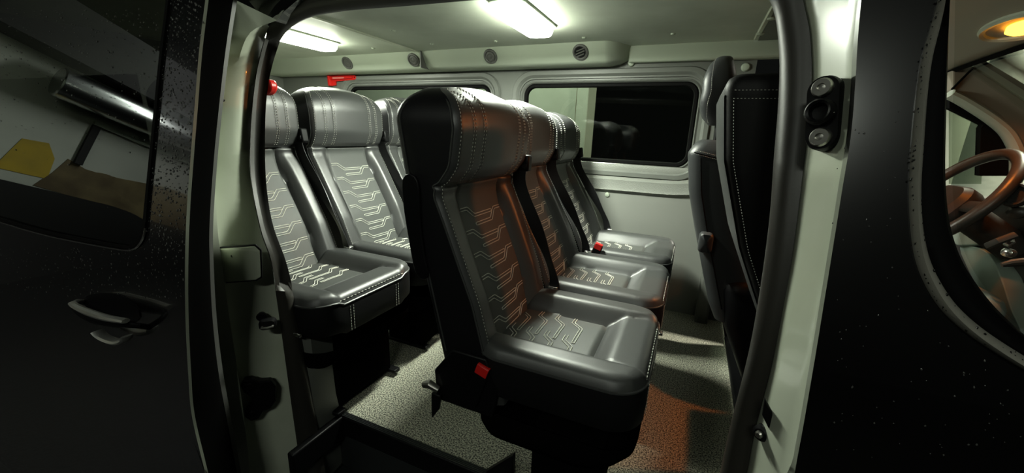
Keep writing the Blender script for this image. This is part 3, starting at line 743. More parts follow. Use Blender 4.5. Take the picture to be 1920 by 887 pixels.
def seat_bottom(root):
    g = np.r_[np.linspace(-1, -.82, 8), np.linspace(-.78, .78, 53), np.linspace(.82, 1, 8)]
    G = [[plan(u, v) for v in g] for u in g]; n = len(g)
    V = [[(x, y, top_z(x, y, m_)) for x, y, m_ in r] for r in G]
    bol, ins = MB(), MB(); vs = [p for r in V for p in r]; fb, fi = [], []
    for i in range(n-1):
        for j in range(n-1):
            xc = (V[i][j][0]+V[i+1][j][0])/2; yc = (V[i][j][1]+V[i][j+1][1])/2
            (fi if (xc < XI and abs(yc) < .106) else fb).append((i*n+j, (i+1)*n+j, (i+1)*n+j+1, i*n+j+1))
    bol.add(vs, fb); ins.add(vs, fi)
    def trimmed(mb):
        used = sorted({i for f in mb.f for i in f}); mp = {a: b for b, a in enumerate(used)}
        mb.v = [mb.v[i] for i in used]; mb.f = [tuple(mp[i] for i in f) for f in mb.f]; return mb
    bo = trimmed(bol).build('seat_bolster', M['leather'], root, angle=60)
    io = trimmed(ins).build('seat_insert', M['insert'], root, angle=60)
    tq = MB(); x = -.115
    while x < XI-.008:
        for dx, L in ((0, [(-.100, .004), (-.060, .004), (-.038, -.020), (-.012, -.020)]), (0, [(-.100, -.004), (-.064, -.004), (-.042, -.028), (-.012, -.028)]),
                      (.004, [(.100, -.030), (.070, -.030), (.042, .0), (-.044, .0), (-.048, -.0035), (-.044, -.007), (.038, -.007), (.066, -.037), (.100, -.037)]),):
            pp = [(x+dx+xx, y) for y, xx, _ in resample([(y, xx, 0) for y, xx in L], 30)]
            pp = [cush(a, b) for a, b in pp if -.14 < a < XI-.006]
            if len(pp) > 4: tq.tube(pp, .00135, 4, caps=False)
        x += .0500
    tq.build('stitching', M['thread'], io, angle=180)
    loop = rim_loop(1.0)
    zb = top_z(CX+CA, 0, 1.0)
    # piping round the rim, with pale stitches just above it
    pm = MB(); pm.tube([(x, y, top_z(x, y, 1.0)) for x, y in loop], .0032, 6, closed=True); pm.build('cushion_piping', M['leather'], root)
    st = MB(); L2 = rim_loop(.985, n=240)
    for k in range(0, 240, 2):
        a, b = L2[k], L2[(k+1) % 240]
        if a[0] < -.10: continue
        z = zb+.0138
        st.tube([(a[0], a[1], z), (a[0]+(b[0]-a[0])*1.2, a[1]+(b[1]-a[1])*1.2, z)], .0011, 4)
    st.build('stitching', M['thread'], bo, angle=180)
    rows = []
    for s, z, dx in ((1.0, .0, 0), (1.008, -.012, 0), (1.012, -.05, 0), (1.004, -.088, 0), (.985, -.094, 0)):
        rows.append([(x, y, top_z(x0, y0, 1.0)+z) for (x, y), (x0, y0) in zip(rim_loop(s, dx=dx), loop)])
    sk = MB().loft(rows, close_u=True); sk = sk.build('seat_skirt', M['skirt'], root, angle=60)
    sq = MB()                               # double seam at the front corner of the skirt
    for sy in (-1, 1):
        for d in (-.006, .006):
            for k in range(9):
                z = zb-.012-.009*k; sq.tube([(CX+CA*1.013, sy*.10+d, z), (CX+CA*1.013, sy*.10+d, z-.006)], .001, 4)
    sq.build('stitching', M['thread'], sk, angle=180)
    rows = []
    for s, z, dx, xf in ((.985, .262, 0, 0), (.985, .235, 0, .004), (.965, .205, -.006, .018), (.90, .178, -.012, .035), (.75, .168, -.02, .05)):
        rows.append([(x, y, z) for x, y in rim_loop(s, dx=dx, xf=xf)])
    MB().loft(rows, close_u=True, cap1=True).build('seat_base', M['weather'], root, angle=50)
def pedestal(root, x0=-.03, x1=.150):
    m_ = MB().box(x0, x1, -.125, .140, .008, .19); m_.build('pedestal', M['weather'], root, bevel=.008)
    for y0 in (-.14, .125): MB().box(x0-.035, x1+.03, y0, y0+.03, .0, .014).build('floor_rail', M['plastic'], root, bevel=.003)
def make_seat(loc, label):
    root = empty('passenger_seat', loc, label, 'seat', 'leather passenger seats in two rows of three')
    back_parts(root); seat_bottom(root); pedestal(root)
    # hinge cover between back and cushion
    for s in (-1, 1):
        MB().prism([(-.255, s*.205, .25), (-.10, s*.205, .25), (-.085, s*.205, .33), (-.12, s*.205, .40), (-.21, s*.205, .40), (-.262, s*.205, .33)], (0, s*.012, 0)).build('hinge_cover', M['plastic'], root, bevel=.004)
    # belt: strap from shoulder to hip along the inner side, tongue at the hip
    pts = [(-.345, .165, 1.0), (-.268, .175, .985), (-.215, .185, .90), (-.225, .188, .82), (-.228, .195, .76), (-.185, .202, .66), (-.135, .206, .55), (-.105, .210, .47), (-.10, .212, .41), (-.105, .213, .36)]
    pts = smooth_curve(pts[3:], 40)
    tw = MB(); rws = []
    for i, p in enumerate(pts):
        a = -.2 + .75*math.sin(i/40*7)
        d = Vector((math.cos(a)*.021, math.sin(a)*.021*.35, .004)); n_ = Vector((-d.y, d.x, 0)).normalized()*.0012
        P_ = Vector(p); rws.append([tuple(P_-d-n_), tuple(P_+d-n_), tuple(P_+d+n_), tuple(P_-d+n_)])
    tw.loft(rws, close_u=True, cap0=True, cap1=True).build('seat_belt', M['belt'], root, angle=30)
    MB().box(-.235, -.200, .188, .220, .80, .85).build('belt_guide', M['plastic'], root, bevel=.006)
    b = MB().box(-.118, -.088, .202, .224, .425, .435).box(-.108, -.098, .200, .226, .40, .43); b.build('belt_tongue', M['chrome'], root, bevel=.002)
    # buckle with red button on the door side
    Mx = Matrix.Translation((-.135, -.214, .345)) @ Matrix.Rotation(math.radians(18), 4, 'Y')
    bk = MB().box(-.018, .018, -.011, .011, -.075, .035, Mx).build('buckle', M['plastic'], root, bevel=.004)
    MB().box(-.0155, .0155, -.0095, .0095, .034, .041, Mx).box(-.0155, .0155, -.0125, -.009, .016, .041, Mx).build('buckle_button', M['red'], bk, bevel=.0015)
    # long moulded slot on the side panel
    c_ = [(-.350, .80), (-.325, .815), (-.305, .79), (-.302, .70), (-.292, .62), (-.283, .575), (-.300, .560), (-.322, .58), (-.338, .66), (-.350, .74)]
    cv = smooth_curve([(x, -HW-.001, z) for x, z in c_], 40, closed=True)
    MB().prism(cv, (0, -.007, 0)).build('side_slot', M['plastic'], root, bevel=.003, smooth=True)
    return root
def copy_tree(o, parent=None):
    c = o.copy(); COL.objects.link(c)
    if parent is not None: c.parent = parent
    for ch in o.children: copy_tree(ch, c)
    return c
SX, RX = -.25, -1.090
s0 = make_seat((SX, .936, 0), 'nearest black leather seat of the middle row, its side panel facing the open door')
def place(x, y, z, label):
    c = copy_tree(s0); c.location = (x, y, z); c['label'] = label; return c
s1 = place(SX, 1.396, 0, 'middle black leather seat of the front-most row of three, behind the nearest one')
s2 = place(SX, 1.868, 0, 'black leather seat of the front-most row of three, beside the big window')
s3 = place(RX, .905, .012, 'back row black leather seat partly cut off by the left door seal')
s4 = place(RX, 1.362, .012, 'central black leather seat of the back row, under the red hammer')
s5 = place(RX, 1.820, .012, 'back row black leather seat against the far wall, mostly hidden')
BACK = ('back_shell', 'headrest', 'back_bolster', 'back_insert', 'piping', 'side_slot', 'seat_belt', 'belt_guide')
def recline(s, deg, k=1.0):
    pv = Vector((-.13, 0, .32)); Rm = Matrix.Translation(pv) @ Matrix.Rotation(math.radians(-deg), 4, 'Y') @ Matrix.Diagonal((1, 1, k, 1)) @ Matrix.Translation(-pv)
    for ch in s.children:
        if ch.name.split('.')[0] in BACK: ch.matrix_local = Rm
recline(s0, 0, .98); recline(s1, 6.5, 1.025); recline(s2, 9, 1.025); recline(s3, 8.5, 1.09); recline(s4, 8.5, 1.09); recline(s5, 8.5, 1.09)
for ch in s2.children:
    if ch.name.startswith('buckle'): ch.location = (.055, .0, .075)
# recliner lever on the nearest seat, chrome lever on the first back-row seat
lv = MB().tube([(-.245, -.224, .285), (-.268, -.228, .296), (-.285, -.230, .290)], [.008, .011, .008], 10).build('recliner_knob', M['steel'], s0)
MB().prism([(-.262, -.222, .275), (-.235, -.222, .275), (-.240, -.222, .235), (-.262, -.222, .20)], (0, -.010, 0)).build('recliner_lever', M['plastic'], s0, bevel=.003)
MB().box(.06, .165, -.232, -.222, .318, .330).build('chrome_lever', M['chrome'], s3, bevel=.003)
MB().box(.205, .235, -.16, -.14, .300, .312).build('front_lever', M['chrome'], s1, bevel=.003)
for y0 in (-.15, .12):
    MB().prism([(-.16, y0, .0), (-.07, y0, .0), (-.07, y0, .10)], (0, .02, 0)).build('foot_bracket', M['plastic'], s0, bevel=.003)

# ------------------------------------------------------------------ red emergency hammers
def hammer(name, c, label, rx=1):
    h = empty(name, c, label, 'emergency hammer', 'red emergency hammers')
    def hb(poly, y0, d, nm, mt, par=h, bv=.003):
        return under(MB().prism([(c[0]+x, c[1]+y0, c[2]+z) for x, z in poly], (0, d, 0)).build(nm, mt, None, bevel=bv, smooth=False), par)
    hb([(-.130, .036), (-.118, .040), (.125, .034), (.135, .026), (.135, .010), (.125, .004), (-.05, -.004), (-.056, -.030), (-.118, -.036)], 0, -.012, 'holder', M['red'])
    hb([(-.085, .026), (.112, .022), (.112, .012), (-.085, .006)], -.012, -.014, 'hammer_handle', M['red'], bv=.004)
    hb([(-.108, .034), (-.088, .034), (-.080, -.034), (-.102, -.036)], -.010, -.024, 'hammer_head', M['red'], bv=.005)
    o = under(MB().prism([(c[0]+x, c[1]-.0265, c[2]+z) for x, z in ((-.06, .021), (.045, .0195), (.045, .0125), (-.06, .011))], (0, -.0012, 0)).build('grip_strip', mat('faded red', (.75, .25, .22), .5), None, smooth=False), h)
    under(MB().lathe([(.004, 0), (.004, .002)], (c[0]+.126, c[1]-.012, c[2]+.019), (0, -1, 0), 12).build('hanging_hole', M['plastic'], None), h)
    return h
q = on_y(642, 150, YW-.004); hammer('emergency_hammer', (q[0], YW-.006, q[2]-.006), 'red emergency hammer in its holder on the far wall under the duct')
q = on_y(509, 163, 1.02)
h2_ = empty('hammer_end', (q[0], 1.10, q[2]), 'small red rounded hammer end at the left door seal beside the back row headrest', 'hammer end')  # visible end of a second red hammer
endpts = smooth_curve([on_y(px, py, .90) for px, py in ((495, 148), (502, 150), (506, 162), (503, 172), (496, 178), (490, 176), (487, 164), (489, 152))], 24, closed=True)
under(MB().prism(endpts, (0, .03, 0)).build('hammer_end_body', M['red'], None, bevel=.008), h2_)

# ------------------------------------------------------------------ front seats seen from behind
def rounded_back(name, x_of, ya, yb, z0, z1, th, mt, parent, rt=.07, rside=.045, cr=.03):
    # upholstered back: x_of(z) is the rear face, th the thickness
    rows = []
    for t in np.r_[np.linspace(0, .85, 22), np.linspace(.87, 1, 12)]:
        z = z0+(z1-z0)*t; k = max(0, (z-(z1-rt))/rt); sh = rt*(1-math.sqrt(max(0, 1-k*k)))
        x = x_of(z); y0, y1 = ya+sh*.55, yb-sh*.55; xa, xb_ = x+sh*.45, x+th-sh*.25
        rr_ = min(rside, (xb_-xa)/2-.002)
        pts = rrect((xa+xb_)/2, (y0+y1)/2, (xb_-xa)/2, (y1-y0)/2, max(.004, rr_), 5)
        rows.append([(px, py - 0, z) if True else None for px, py in pts])
    return MB().loft(rows, close_u=True, cap0=True, cap1=True).build(name, mt, parent, angle=60)
ns = empty('front_seat', (.15, .93, 0), 'black front seat back standing right behind the front door jamb', 'front seat')
xo = lambda z: .180-.155*sstep(.55, 1.0, z)*1.0 - .0*z
xn = lambda z: float(np.interp(z, (.30, .45, .56, .70, .865, 1.0), (.280, .220, .168, .105, .054, .034)))
under(rounded_back('seat_back', xn, .85, 1.19, .36, 1.020, .16, M['front_seat'], None, rt=.035, rside=.025), ns)
st = MB()
def dash(mb, path, r=.0006, step=.0055):
    R = resample(path, int(sum((Vector(b)-Vector(a)).length for a, b in zip(path, path[1:]))/step)*2+1)
    for i in range(0, len(R)-1, 2):
        a, b = Vector(R[i]), Vector(R[i+1]); mb.tube([a, a.lerp(b, .95)], r, 4)
dash(st, [(xn(z)+.013, .8495, z) for z in np.linspace(.50, .975, 40)])
dash(st, [(xn(.98)+t, .8495, .990) for t in np.linspace(.013, .15, 24)])
dash(st, [(xn(.98)+t, .8495, .976) for t in np.linspace(.013, .15, 24)])
under(st.build('stitching', M['thread'], None, angle=180), ns)
rp = MB().loft([[(xn(z)-.0015-.004*math.sin(math.pi*(y-.868)/.304)**.5, y, z) for y in np.linspace(.868, 1.172, 12)] for z in np.linspace(.40, .985, 30)])
under(rp.build('rear_panel', M['front_side'], None, angle=180), ns)
under(MB().box(.31, .72, .86, 1.18, .24, .46).build('seat_cushion', M['front_seat'], None, bevel=.03, seg=3), ns)
under(MB().box(.32, .70, .88, 1.16, -.05, .26).build('seat_box', M['plastic'], None, bevel=.01), ns)

cb = empty('light_edge_box', (.5, 1.32, 0), 'low dark unseen box standing between the two front seats', 'unseen box')  # added out of sight; its top edge bounds the amber light on the floor
under(MB().box(.345, .75, 1.20, 1.415, -.05, .44).build('box_body', M['plastic'], None, bevel=.008), cb)
under(MB().box(.342, .755, 1.198, 1.417, .44, .485).build('box_lid', M['front_seat'], None, bevel=.012, seg=3), cb)
ds = empty('driver_seat', (.3, 1.70, 0), 'driver seat with separate headrest on a post, ahead of the big window', 'front seat')
xd_ = lambda z: float(np.interp(z, (.24, .33, .45, .60, .73, .86, .90), (.165, .120, .082, .035, -.002, -.022, -.010)))
under(rounded_back('seat_back', xd_, 1.49, 1.95, .28, .905, .165, M['front_side'], None, rt=.06, rside=.04), ds)
# darker rear panel is the same leather; piping marks its edge
pp = MB(); pp.tube([(xd_(z)+.040, 1.4885, z) for z in np.linspace(.33, .845, 30)], .0022, 6); pp.tube([(xd_(.86)+.02+.13*t, 1.4875+.004*t, .862-.028*t) for t in np.linspace(0, 1, 12)], .002, 6)
under(pp.build('piping', M['front_seat'], None), ds)
st = MB(); dash(st, [(xd_(.86)+.022+.13*t, 1.4868, .870-.028*t) for t in np.linspace(0, 1, 14)]); dash(st, [(xd_(.86)+.022+.13*t, 1.4868, .858-.028*t) for t in np.linspace(0, 1, 14)])
under(st.build('stitching', M['thread'], None, angle=180), ds)
xh = lambda z: float(np.interp(z, (.95, .98, 1.02, 1.06, 1.10, 1.15, 1.18), (.002, -.010, -.014, -.008, -.012, -.012, -.004)))
def hr_sect(z):
    k = (z-.955)/(1.178-.955); w = .105*(math.sin(math.pi*min(1, max(0, k*.96+.03)))**.35); t_ = .105*(math.sin(math.pi*(k*.92+.05))**.45)
    x = xh(z); return [(px, py, z) for px, py in rrect(x+.055, 1.63, max(.01, t_/2), max(.02, w), min(.03, max(.006, t_/2-.001)), 5)]
hz_ = [.955+(1.178-.955)*(.5-.5*math.cos(math.pi*t)) for t in np.linspace(0.0, 1, 28)]
hr = under(MB().loft([hr_sect(z) for z in hz_], close_u=True, cap0=True, cap1=True).build('headrest', M['front_side'], None, angle=60), ds)
st = MB(); dash(st, [(xh(z)+.030, 1.63-.105*(math.sin(math.pi*min(1, max(0, (z-.955)/.223*.96+.03)))**.35)-.001, z) for z in hz_[3:-3]])
under(st.build('stitching', M['thread'], None, angle=180), hr)
for y in (1.60, 1.67):
    under(MB().tube([(.062, y, .88), (.058, y, .99)], .0065, 10).build('headrest_post', M['plastic'], None), ds)
under(MB().loft([[(.075+a*s, 1.472-d, .565+b*s2) for a, b in rrect(0, 0, .022, .034, .014, 5)] for s, s2, d in ((1, 1, -.03), (1, 1, .012), (.8, .9, .020), (.02, .02, .021))], close_u=True, cap1=True).build('armrest_knob', M['front_side'], None, angle=60), ds)
bx = rrect(.33, 1.70, .19, .235, .05, 6)
under(MB().loft([[(x, y, z) for x, y in rrect(.36+dx, 1.70, .19*s+.02, .235*s, .05, 6)] for s, z, dx in ((.9, .0, .14), (1, .04, .13), (1.0, .28, .02), (1.0, .40, 0), (.98, .425, .0), (.9, .44, .0))], close_u=True, cap0=True, cap1=True).build('seat_box', M['plastic'], None, angle=60), ds)
cz = .505
cp = [(.26, 1.47), (.60, 1.455), (.80, 1.46), (.855, 1.52), (.86, 1.70), (.84, 1.90), (.70, 1.95), (.26, 1.95)]
rows = []
for s, z in ((.96, .40), (1.0, .43), (1.0, .475), (.97, .497), (.90, .507), (.6, .505), (.05, .500)):
    rows.append([(.56+(x-.56)*s, 1.71+(y-1.71)*s, z) for x, y, _ in smooth_curve([(x, y, 0) for x, y in cp], 48, closed=True)])
cu = under(MB().loft(rows, close_u=True, cap0=True, cap1=True).build('seat_cushion', M['cushion_grey'], None, angle=60), ds)
cu['label'] = 'grey green cloth seat cushion'
under(MB().tube([(.72, 1.48, .502), (.735, 1.60, .509), (.735, 1.75, .509), (.725, 1.90, .505)], .003, 6).build('cushion_seam', M['plastic'], None), ds)

# ------------------------------------------------------------------ cab, seen through the front door window
def slab(poly_px, y, th, name, mt, parent=None, bevel=0):
    return MB().prism([on_y(px, py, y) for px, py in poly_px], (0, th, 0)).build(name, mt, parent, bevel=bevel, smooth=False)
def cab_z(x, y): return 1.335 - .25*max(0, x-.22) - .03*((y-1.45)/.75)**2
rows = [[(x, y, cab_z(x, y)) for x in np.linspace(.33, .785, 14)] for y in np.linspace(.74, 2.04, 16)]
top = [[(x, y, z+.03) for x, y, z in r] for r in rows]
cr = MB().loft(rows).loft(top).loft([[r[-1] for r in rows], [(x+.006, y, z+.002) for x, y, z in [r[-1] for r in rows]], [r[-1] for r in top]])
cr = tag(cr.build('ceiling_cab', M['cab'], angle=60), 'beige headlining over the front seats, around the amber lamp', 'ceiling', kind='structure')
MB().loft([[(.780, y, cab_z(.78, y)-.004) for y in np.linspace(.74, 2.04, 16)], [(.796, y, cab_z(.78, y)-.012) for y in np.linspace(.74, 2.04, 16)], [(.81, y, cab_z(.78, y)+.02) for y in np.linspace(.74, 2.04, 16)]]).build('header_band', M['rubber'], cr)
# dome lamp in its oval console
dc = Vector((.71, 1.52, cab_z(.71, 1.52))); dn = Vector((-.24, 0, -.97)).normalized(); dv = Vector((0, 1, 0)); du_ = dv.cross(dn).normalized()
dl = empty('dome_lamp', dc, 'amber dome lamp lit in its oval console on the cab headlining', 'lamp')
def ring(ru, rv, d, cu=0, cv=0, n=40): return [tuple(dc + du_*(cu+ru*math.cos(2*math.pi*k/n)) + dv*(cv+rv*math.sin(2*math.pi*k/n)) + dn*d) for k in range(n)]
under(MB().loft([ring(.060, .150, -.006), ring(.060, .150, .006), ring(.054, .142, .012), ring(.046, .132, .008), ring(.045, .130, .0)], close_u=True).build('console_rim', M['cab_pale'], None), dl)
under(MB().loft([ring(.047, .132, .002), ring(.030, .09, .005), ring(.002, .002, .006)], close_u=True, cap1=True).build('console_face', M['cab'], None), dl)
under(MB().loft([ring(.027, .062, .002, 0, -.01), ring(.025, .060, .016, 0, -.01), ring(.012, .04, .022, 0, -.01), ring(.001, .001, .023, 0, -.01)], close_u=True, cap1=True).build('lamp_lens', M['amber'], None), dl)
lp_ = bpy.data.lights.new('dome_light', 'SPOT'); lp_.energy = P_CAB; lp_.color = (1.0, .24, .04); lp_.shadow_soft_size = .018; lp_.spot_size = math.radians(80); lp_.spot_blend = .35
lo = bpy.data.objects.new('dome_light', lp_); COL.objects.link(lo); lo.location = dc+dn*.05+Vector((0, -.01, 0)); lo.rotation_euler = (Vector((-.80, -.34, -.75))).to_track_quat('-Z', 'Y').to_euler(); under(lo, dl)
lp2 = bpy.data.lights.new('wheel_fill_spot', 'SPOT'); lp2.energy = P_CAB*.45; lp2.color = (1.0, .24, .04); lp2.shadow_soft_size = .02; lp2.spot_size = math.radians(100); lp2.spot_blend = .5  # extra spot added so the steering wheel catches amber light
lo2 = bpy.data.objects.new('wheel_fill_spot', lp2); COL.objects.link(lo2); lo2.location = dc+dn*.05+Vector((0, .02, 0)); lo2.rotation_euler = (Vector((.12, .2, -.5))).to_track_quat('-Z', 'Y').to_euler(); under(lo2, dl)

vz = Vector((.50, 1.62, cab_z(.50, 1.62)))
vis = empty('visor_clip', (.53, 1.83, cab_z(.53, 1.83)), 'pale rounded clip on the cab headlining beside the window edge', 'clip')
under(MB().loft([[(.53+a*s, 1.83+b*s, cab_z(.53+a*s, 1.83)-d) for a, b in rrect(0, 0, .022, .075, .02, 6)] for s, d in ((1, -.004), (1, .006), (.85, .012), (.02, .013))], close_u=True, cap1=True).build('clip_body', M['cab_pale'], None), vis)

# windscreen pillar and driver's window, far side
YD = 2.0
wsc = tag(slab(((1786, 128), (1800, 126), (1832, 120), (1925, 180), (2000, 228), (2000, 330), (1925, 285), (1905, 250), (1870, 215), (1830, 190), (1786, 170)), YD, .06, 'trim_10', M['cab_trim'], bevel=.006), 'brown windscreen pillar trim at the far side of the cab', 'trim', kind='structure')
slab(((1829, 117), (1836, 116), (1925, 172), (2000, 218), (2000, 236), (1920, 186), (1826, 124)), YD-.012, .03, 'pale_edge', M['cab_pale'], wsc, .002)
slab(((1833, 108), (1842, 110), (1925, 160), (2000, 206), (2000, 222), (1925, 174), (1830, 117)), YD-.004, .05, 'glass_edge', M['rubber'], wsc, .002)
MB().tube([on_y(px, py, YD-.002) for px, py in ((1784, 168), (1800, 152), (1818, 134), (1827, 125))], .0035, 6).build('trim_joint', M['rubber'], wsc)
fr_ = smooth_curve([on_y(px, py, YD-.01) for px, py in ((1780, 176), (1800, 186), (1830, 204), (1860, 224), (1885, 245), (1900, 268), (1908, 292), (1908, 330))], 40)
w3 = tag(MB().tube(fr_, .0165, 10, ry=.03, up=(0, 0, 1)).build('window_3', M['cab_pale']), 'driver side window with pale rubber frame, behind the steering wheel', 'window', kind='structure')
slab(((1780, 186), (1800, 193), (1830, 212), (1860, 232), (1882, 255), (1895, 278), (1898, 330), (1836, 330), (1839, 240), (1843, 234), (1780, 203)), YD+.01, .03, 'window_surround', M['rubber'], w3, .002)
slab(((1780, 200), (1845, 230), (1840, 345), (1780, 345)), YD+.03, .004, 'pane', M['pane'], w3)
# windscreen glass, header to dash
wg = MB().loft([[(.80, 2.0, 1.19), (.80, .80, 1.19)], [(1.45, 2.05, .70), (1.45, .75, .70)]])
tag(wg.build('window_4', M['screen'], solid=.004), 'sloping windscreen glass beyond the cab headlining', 'window', kind='structure')
# dashboard
dprof = [(1.42, .70), (1.10, .735), (.99, .735), (.955, .70), (.95, .62), (.98, .50), (.97, .30), (1.0, .10), (1.42, .10)]
db = empty('dashboard', (1.1, 1.4, .1), 'dark dashboard with binnacle and controls behind the steering wheel', 'dashboard')
under(MB().loft([[(x, y, z) for x, z in dprof] for y in np.linspace(.80, 2.16, 20)], close_u=True, cap0=True, cap1=True).build('dash_body', M['dash'], None, bevel=.008), db)
bn = [[(.93+.14*t+.02*abs(s), 1.70+.20*s, .70+.085*(1-abs(s)**3)*(1-.5*t)) for s in np.linspace(-1, 1, 21)] for t in np.linspace(0, 1, 6)]
bn2 = [[(.93, 1.70+.20*s, .66) for s in np.linspace(-1, 1, 21)]] + bn
under(MB().loft(bn2).build('binnacle', M['dash'], None, angle=60), db)
under(MB().tube([(.928, 1.70+.205*s, .695+.085*(1-abs(s)**3)) for s in np.linspace(-1, 1, 24)], .007, 8).build('binnacle_edge', M['rubber'], None), db)
under(MB().lathe([(.030, -.01), (.034, .004), (.030, .012), (.024, .010), (.022, .004)], on_y(1906, 366, 1.55), (-.8, -.5, .2), 24).build('round_vent', M['dash'], None), db)
under(MB().tube([on_y(1884, 458, 1.52), on_y(1893, 462, 1.50), on_y(1900, 455, 1.5), on_y(1897, 446, 1.52), on_y(1887, 447, 1.52), on_y(1884, 456, 1.52)], .004, 8, closed=True).build('key_ring', M['chrome'], None), db)
under(MB().lathe([(.012, -.01), (.012, .008), (.004, .012)], on_y(1891, 474, 1.5), (-.8, -.5, .2), 16).build('ignition_knob', M['chrome'], None), db)
under(MB().tube([on_y(1850, 462, 1.52), on_y(1872, 452, 1.5), on_y(1905, 440, 1.5)], .010, 8, ry=.006).build('column_stalk', M['dash'], None), db)
under(MB().tube([on_y(1878, 497, 1.42), on_y(1900, 493, 1.42), on_y(1940, 490, 1.42)], [.006, .010, .012], 10).build('gear_lever', M['wheel'], None), db)
under(MB().lathe([(.018, -.004), (.020, .006), (.012, .014), (.003, .016)], on_y(1908, 398, 1.55), (-.7, -.6, .3), 18).build('switch_knob', M['wheel'], None), db)
kp_ = smooth_curve([on_x(px, py, .925) for px, py in ((1800, 462), (1838, 466), (1860, 486), (1878, 525), (1896, 580), (1915, 625), (1885, 625), (1845, 560), (1812, 500))], 36, closed=True)
kpo = under(MB().prism(kp_, (.05, 0, 0)).build('knee_panel', M['cushion_grey'], None, bevel=.012, seg=3), db)
kq_ = smooth_curve([on_x(px, py, .915) for px, py in ((1786, 432), (1806, 432), (1824, 441), (1838, 456), (1816, 460), (1790, 458))], 24, closed=True)
under(MB().prism(kq_, (.05, 0, 0)).build('knee_pad', M['cushion_grey'], None, bevel=.010, seg=3), db)
kpo['label'] = 'grey green padded panel'
# steering wheel
A_ = math.radians(56); SWc = Vector((.75, 1.72, .742)); su = Vector((0, 1, 0)); sv = Vector((math.cos(A_), 0, math.sin(A_))); sn = su.cross(sv)
if sn.x > 0: sn = -sn
sw = empty('steering_wheel', SWc, 'leather steering wheel glowing amber along its near rim', 'steering wheel')
under(MB().tube([tuple(SWc + su*.185*math.cos(t) + sv*.185*math.sin(t)) for t in np.linspace(0, 2*math.pi, 73)[:-1]], .0165, 12, closed=True).build('wheel_rim', M['wheel'], None), sw)
hub = [[tuple(SWc + su*a*s + sv*(b*s-.01) + sn*d) for a, b in rrect(0, 0, .085, .07, .05, 6)] for s, d in ((.9, -.05), (1, -.03), (1, .0), (.85, .016), (.3, .022), (.02, .022))]
under(MB().loft(hub, close_u=True, cap0=True, cap1=True).build('wheel_hub', M['dash'], None), sw)
for t in (0.05, math.pi-.05, -math.pi/2):
    d_ = su*math.cos(t)+sv*math.sin(t)
    under(MB().tube([tuple(SWc+d_*.06-sn*.012), tuple(SWc+d_*.13-sn*.006), tuple(SWc+d_*.180)], .020, 8, ry=.008, up=tuple(d_.cross(sn))).build('spoke', M['dash'], None), sw)
under(MB().tube([tuple(SWc-sn*.02), tuple(SWc-sn*.23)], .045, 14).build('steering_column', M['dash'], None), sw)

# ------------------------------------------------------------------ the yard outside
tag(MB().box(-9, 6, -6, 7, -.62, -.56).build('ground', M['asphalt']), 'wet dark ground of the yard under the van', 'ground', kind='structure')
# wall beyond the far window, ending where the darkness starts
YF = 3.9
fw = MB().box(-7, -.98, YF, YF+.3, -.56, 3.2)
fw = tag(fw.build('wall_yard_left', M['concrete'], bevel=.01), 'pale concrete wall outside the far window', 'wall', kind='structure')
MB().box(-1.10, -1.085, YF-.004, YF, -.5, 3.0).build('joint_line', M['brown'], fw)
MB().box(-1.09, -.975, YF-.03, YF+.02, -.56, 3.1).build('wall_end', M['concrete'], fw, bevel=.01)
MB().box(-2.4, -1.1, YF-.004, YF, .80, .815).build('joint_line', M['brown'], fw)
f2 = tag(MB().box(1.35, 6, YF, YF+.3, -.56, 3.2).build('wall_yard_right', M['concrete'], bevel=.01), 'pale wall outside beyond the cab', 'wall', kind='structure')
pc = empty('round_column', (1.66, 3.45, -.56), 'pale round column outside the driver window', 'column')
under(MB().lathe([(.14, 0), (.14, 3.0)], (1.66, 3.45, -.56), (0, 0, 1), 32).build('shaft', M['concrete'], None), pc)
under(MB().lathe([(.18, 0), (.18, .12), (.14, .14)], (1.66, 3.45, -.56), (0, 0, 1), 32).build('base', M['concrete'], None), pc)
area('yard_light_far', (-1.6, 3.0, 2.9), (-1.9, 3.9, .6), .8, .15, P_FAR, (.92, 1.0, .88))
area('yard_light_front', (1.9, 2.9, 2.6), (1.9, 3.9, .9), .6, .15, P_FAR*1.6, (1.0, .98, .82))
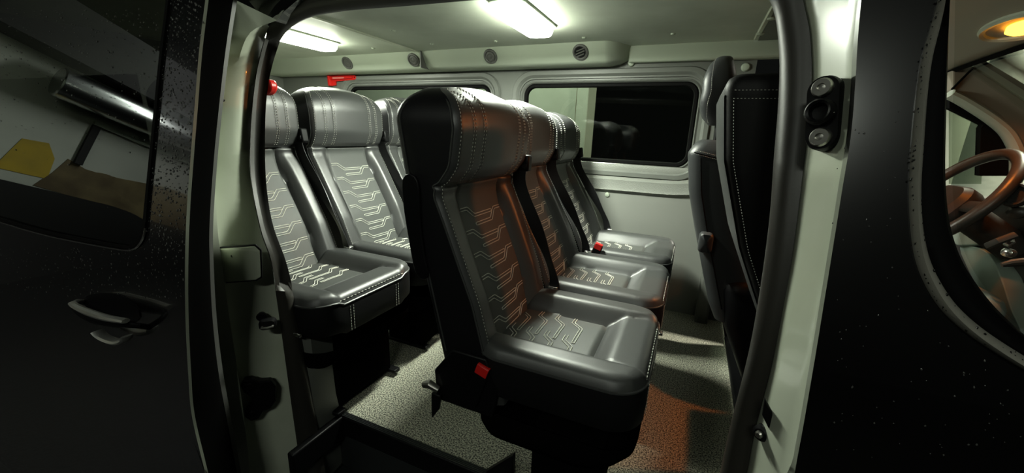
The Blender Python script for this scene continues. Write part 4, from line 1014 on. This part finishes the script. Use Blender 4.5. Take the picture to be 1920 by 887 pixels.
# end wall of the yard behind and to the left, seen mirrored in the sliding door's window
EX = -5.5
ew = tag(MB().box(EX-.2, EX, -4.5, .9, -.56, 2.05).build('wall_yard_rear', M['yard_wall']), 'pale yard wall mirrored in the sliding door window', 'wall', kind='structure')
MB().prism([(EX, -.47, .90), (EX, -.80, .93), (EX, -.78, 1.16), (EX, -.70, 1.28), (EX, -.54, 1.24)], (.006, 0, 0)).build('yellow_patch', M['yellow'], ew, smooth=False)
MB().prism([(EX, -.74, .80), (EX, -3.2, .60), (EX, -3.2, 1.22), (EX, -1.7, 1.26), (EX, -1.2, 1.17), (EX, -1.0, 1.16), (EX, -.86, 1.20)], (.008, 0, 0)).build('rusty_patch', M['brown'], ew, smooth=False)
MB().box(EX, EX+.05, -4.5, .9, -.56, .78).build('dark_plinth', M['dark'], ew)
MB().box(EX, EX+.35, -4.5, .9, 2.02, 2.5).build('roof_beam', M['dark'], ew)
for y0, y1, z0, z1 in ((-.96, -.90, 1.18, 1.60), (-2.1, -.90, 1.60, 1.64)):
    MB().box(EX, EX+.04, y0, y1, z0, z1).build('door_frame', M['dark'] if z1 < 1.62 else M['duct'], ew)
pp_ = empty('steel_pipe', (EX+.14, -1.0, 1.9), 'shiny horizontal pipe on the yard wall, mirrored in the door window', 'pipe')
under(MB().lathe([(.13, 0), (.14, .01), (.14, 1.6), (.13, 1.61)], (EX+.22, -.50, 1.80), (0, -1, .04), 28).build('pipe_body', mat('pipe metal', (.5, .52, .5), .25, metal=1), None), pp_)
under(MB().box(EX+.005, EX+.10, -1.02, -.98, 1.78, 1.84).build('pipe_bracket', M['dark'], None), pp_)
yl = empty('wall_fill_lamp', (-4.3, -1.5, 2.62), 'unseen lamp added to brighten the mirrored yard wall', 'lamp')  # added out of view so the mirrored wall is bright enough
under(MB().box(-4.4, -4.2, -2.3, -.9, 2.64, 2.70).build('lamp_housing', M['duct'], None), yl)
under(area('wall_fill_light', (-4.3, -1.5, 2.62), (-5.5, -1.1, 1.3), .14, 1.3, P_WALL*.1, (.95, 1.0, .95)), yl)
jamb_fills = ((.35, 'unseen lamp behind the viewer, added to light the rear jamb', 1.5), (-1.3, 'unseen lamp behind the viewer, added to light the front jamb', .8))  # lamps added out of view, one to light each jamb
for sx, lab, kp in jamb_fills:
    yb = empty('jamb_fill_lamp', (sx, -1.75, 2.35), lab, 'lamp', 'unseen lamps behind the viewer')
    under(MB().box(sx-.4, sx+.4, -1.83, -1.67, 2.38, 2.44).build('lamp_housing', M['duct'], None), yb)
    under(area('jamb_fill_light', (sx, -1.75, 2.37), (-.3, .6, .5), .75, .14, P_YARD*kp, (.93, 1.0, .86)), yb)
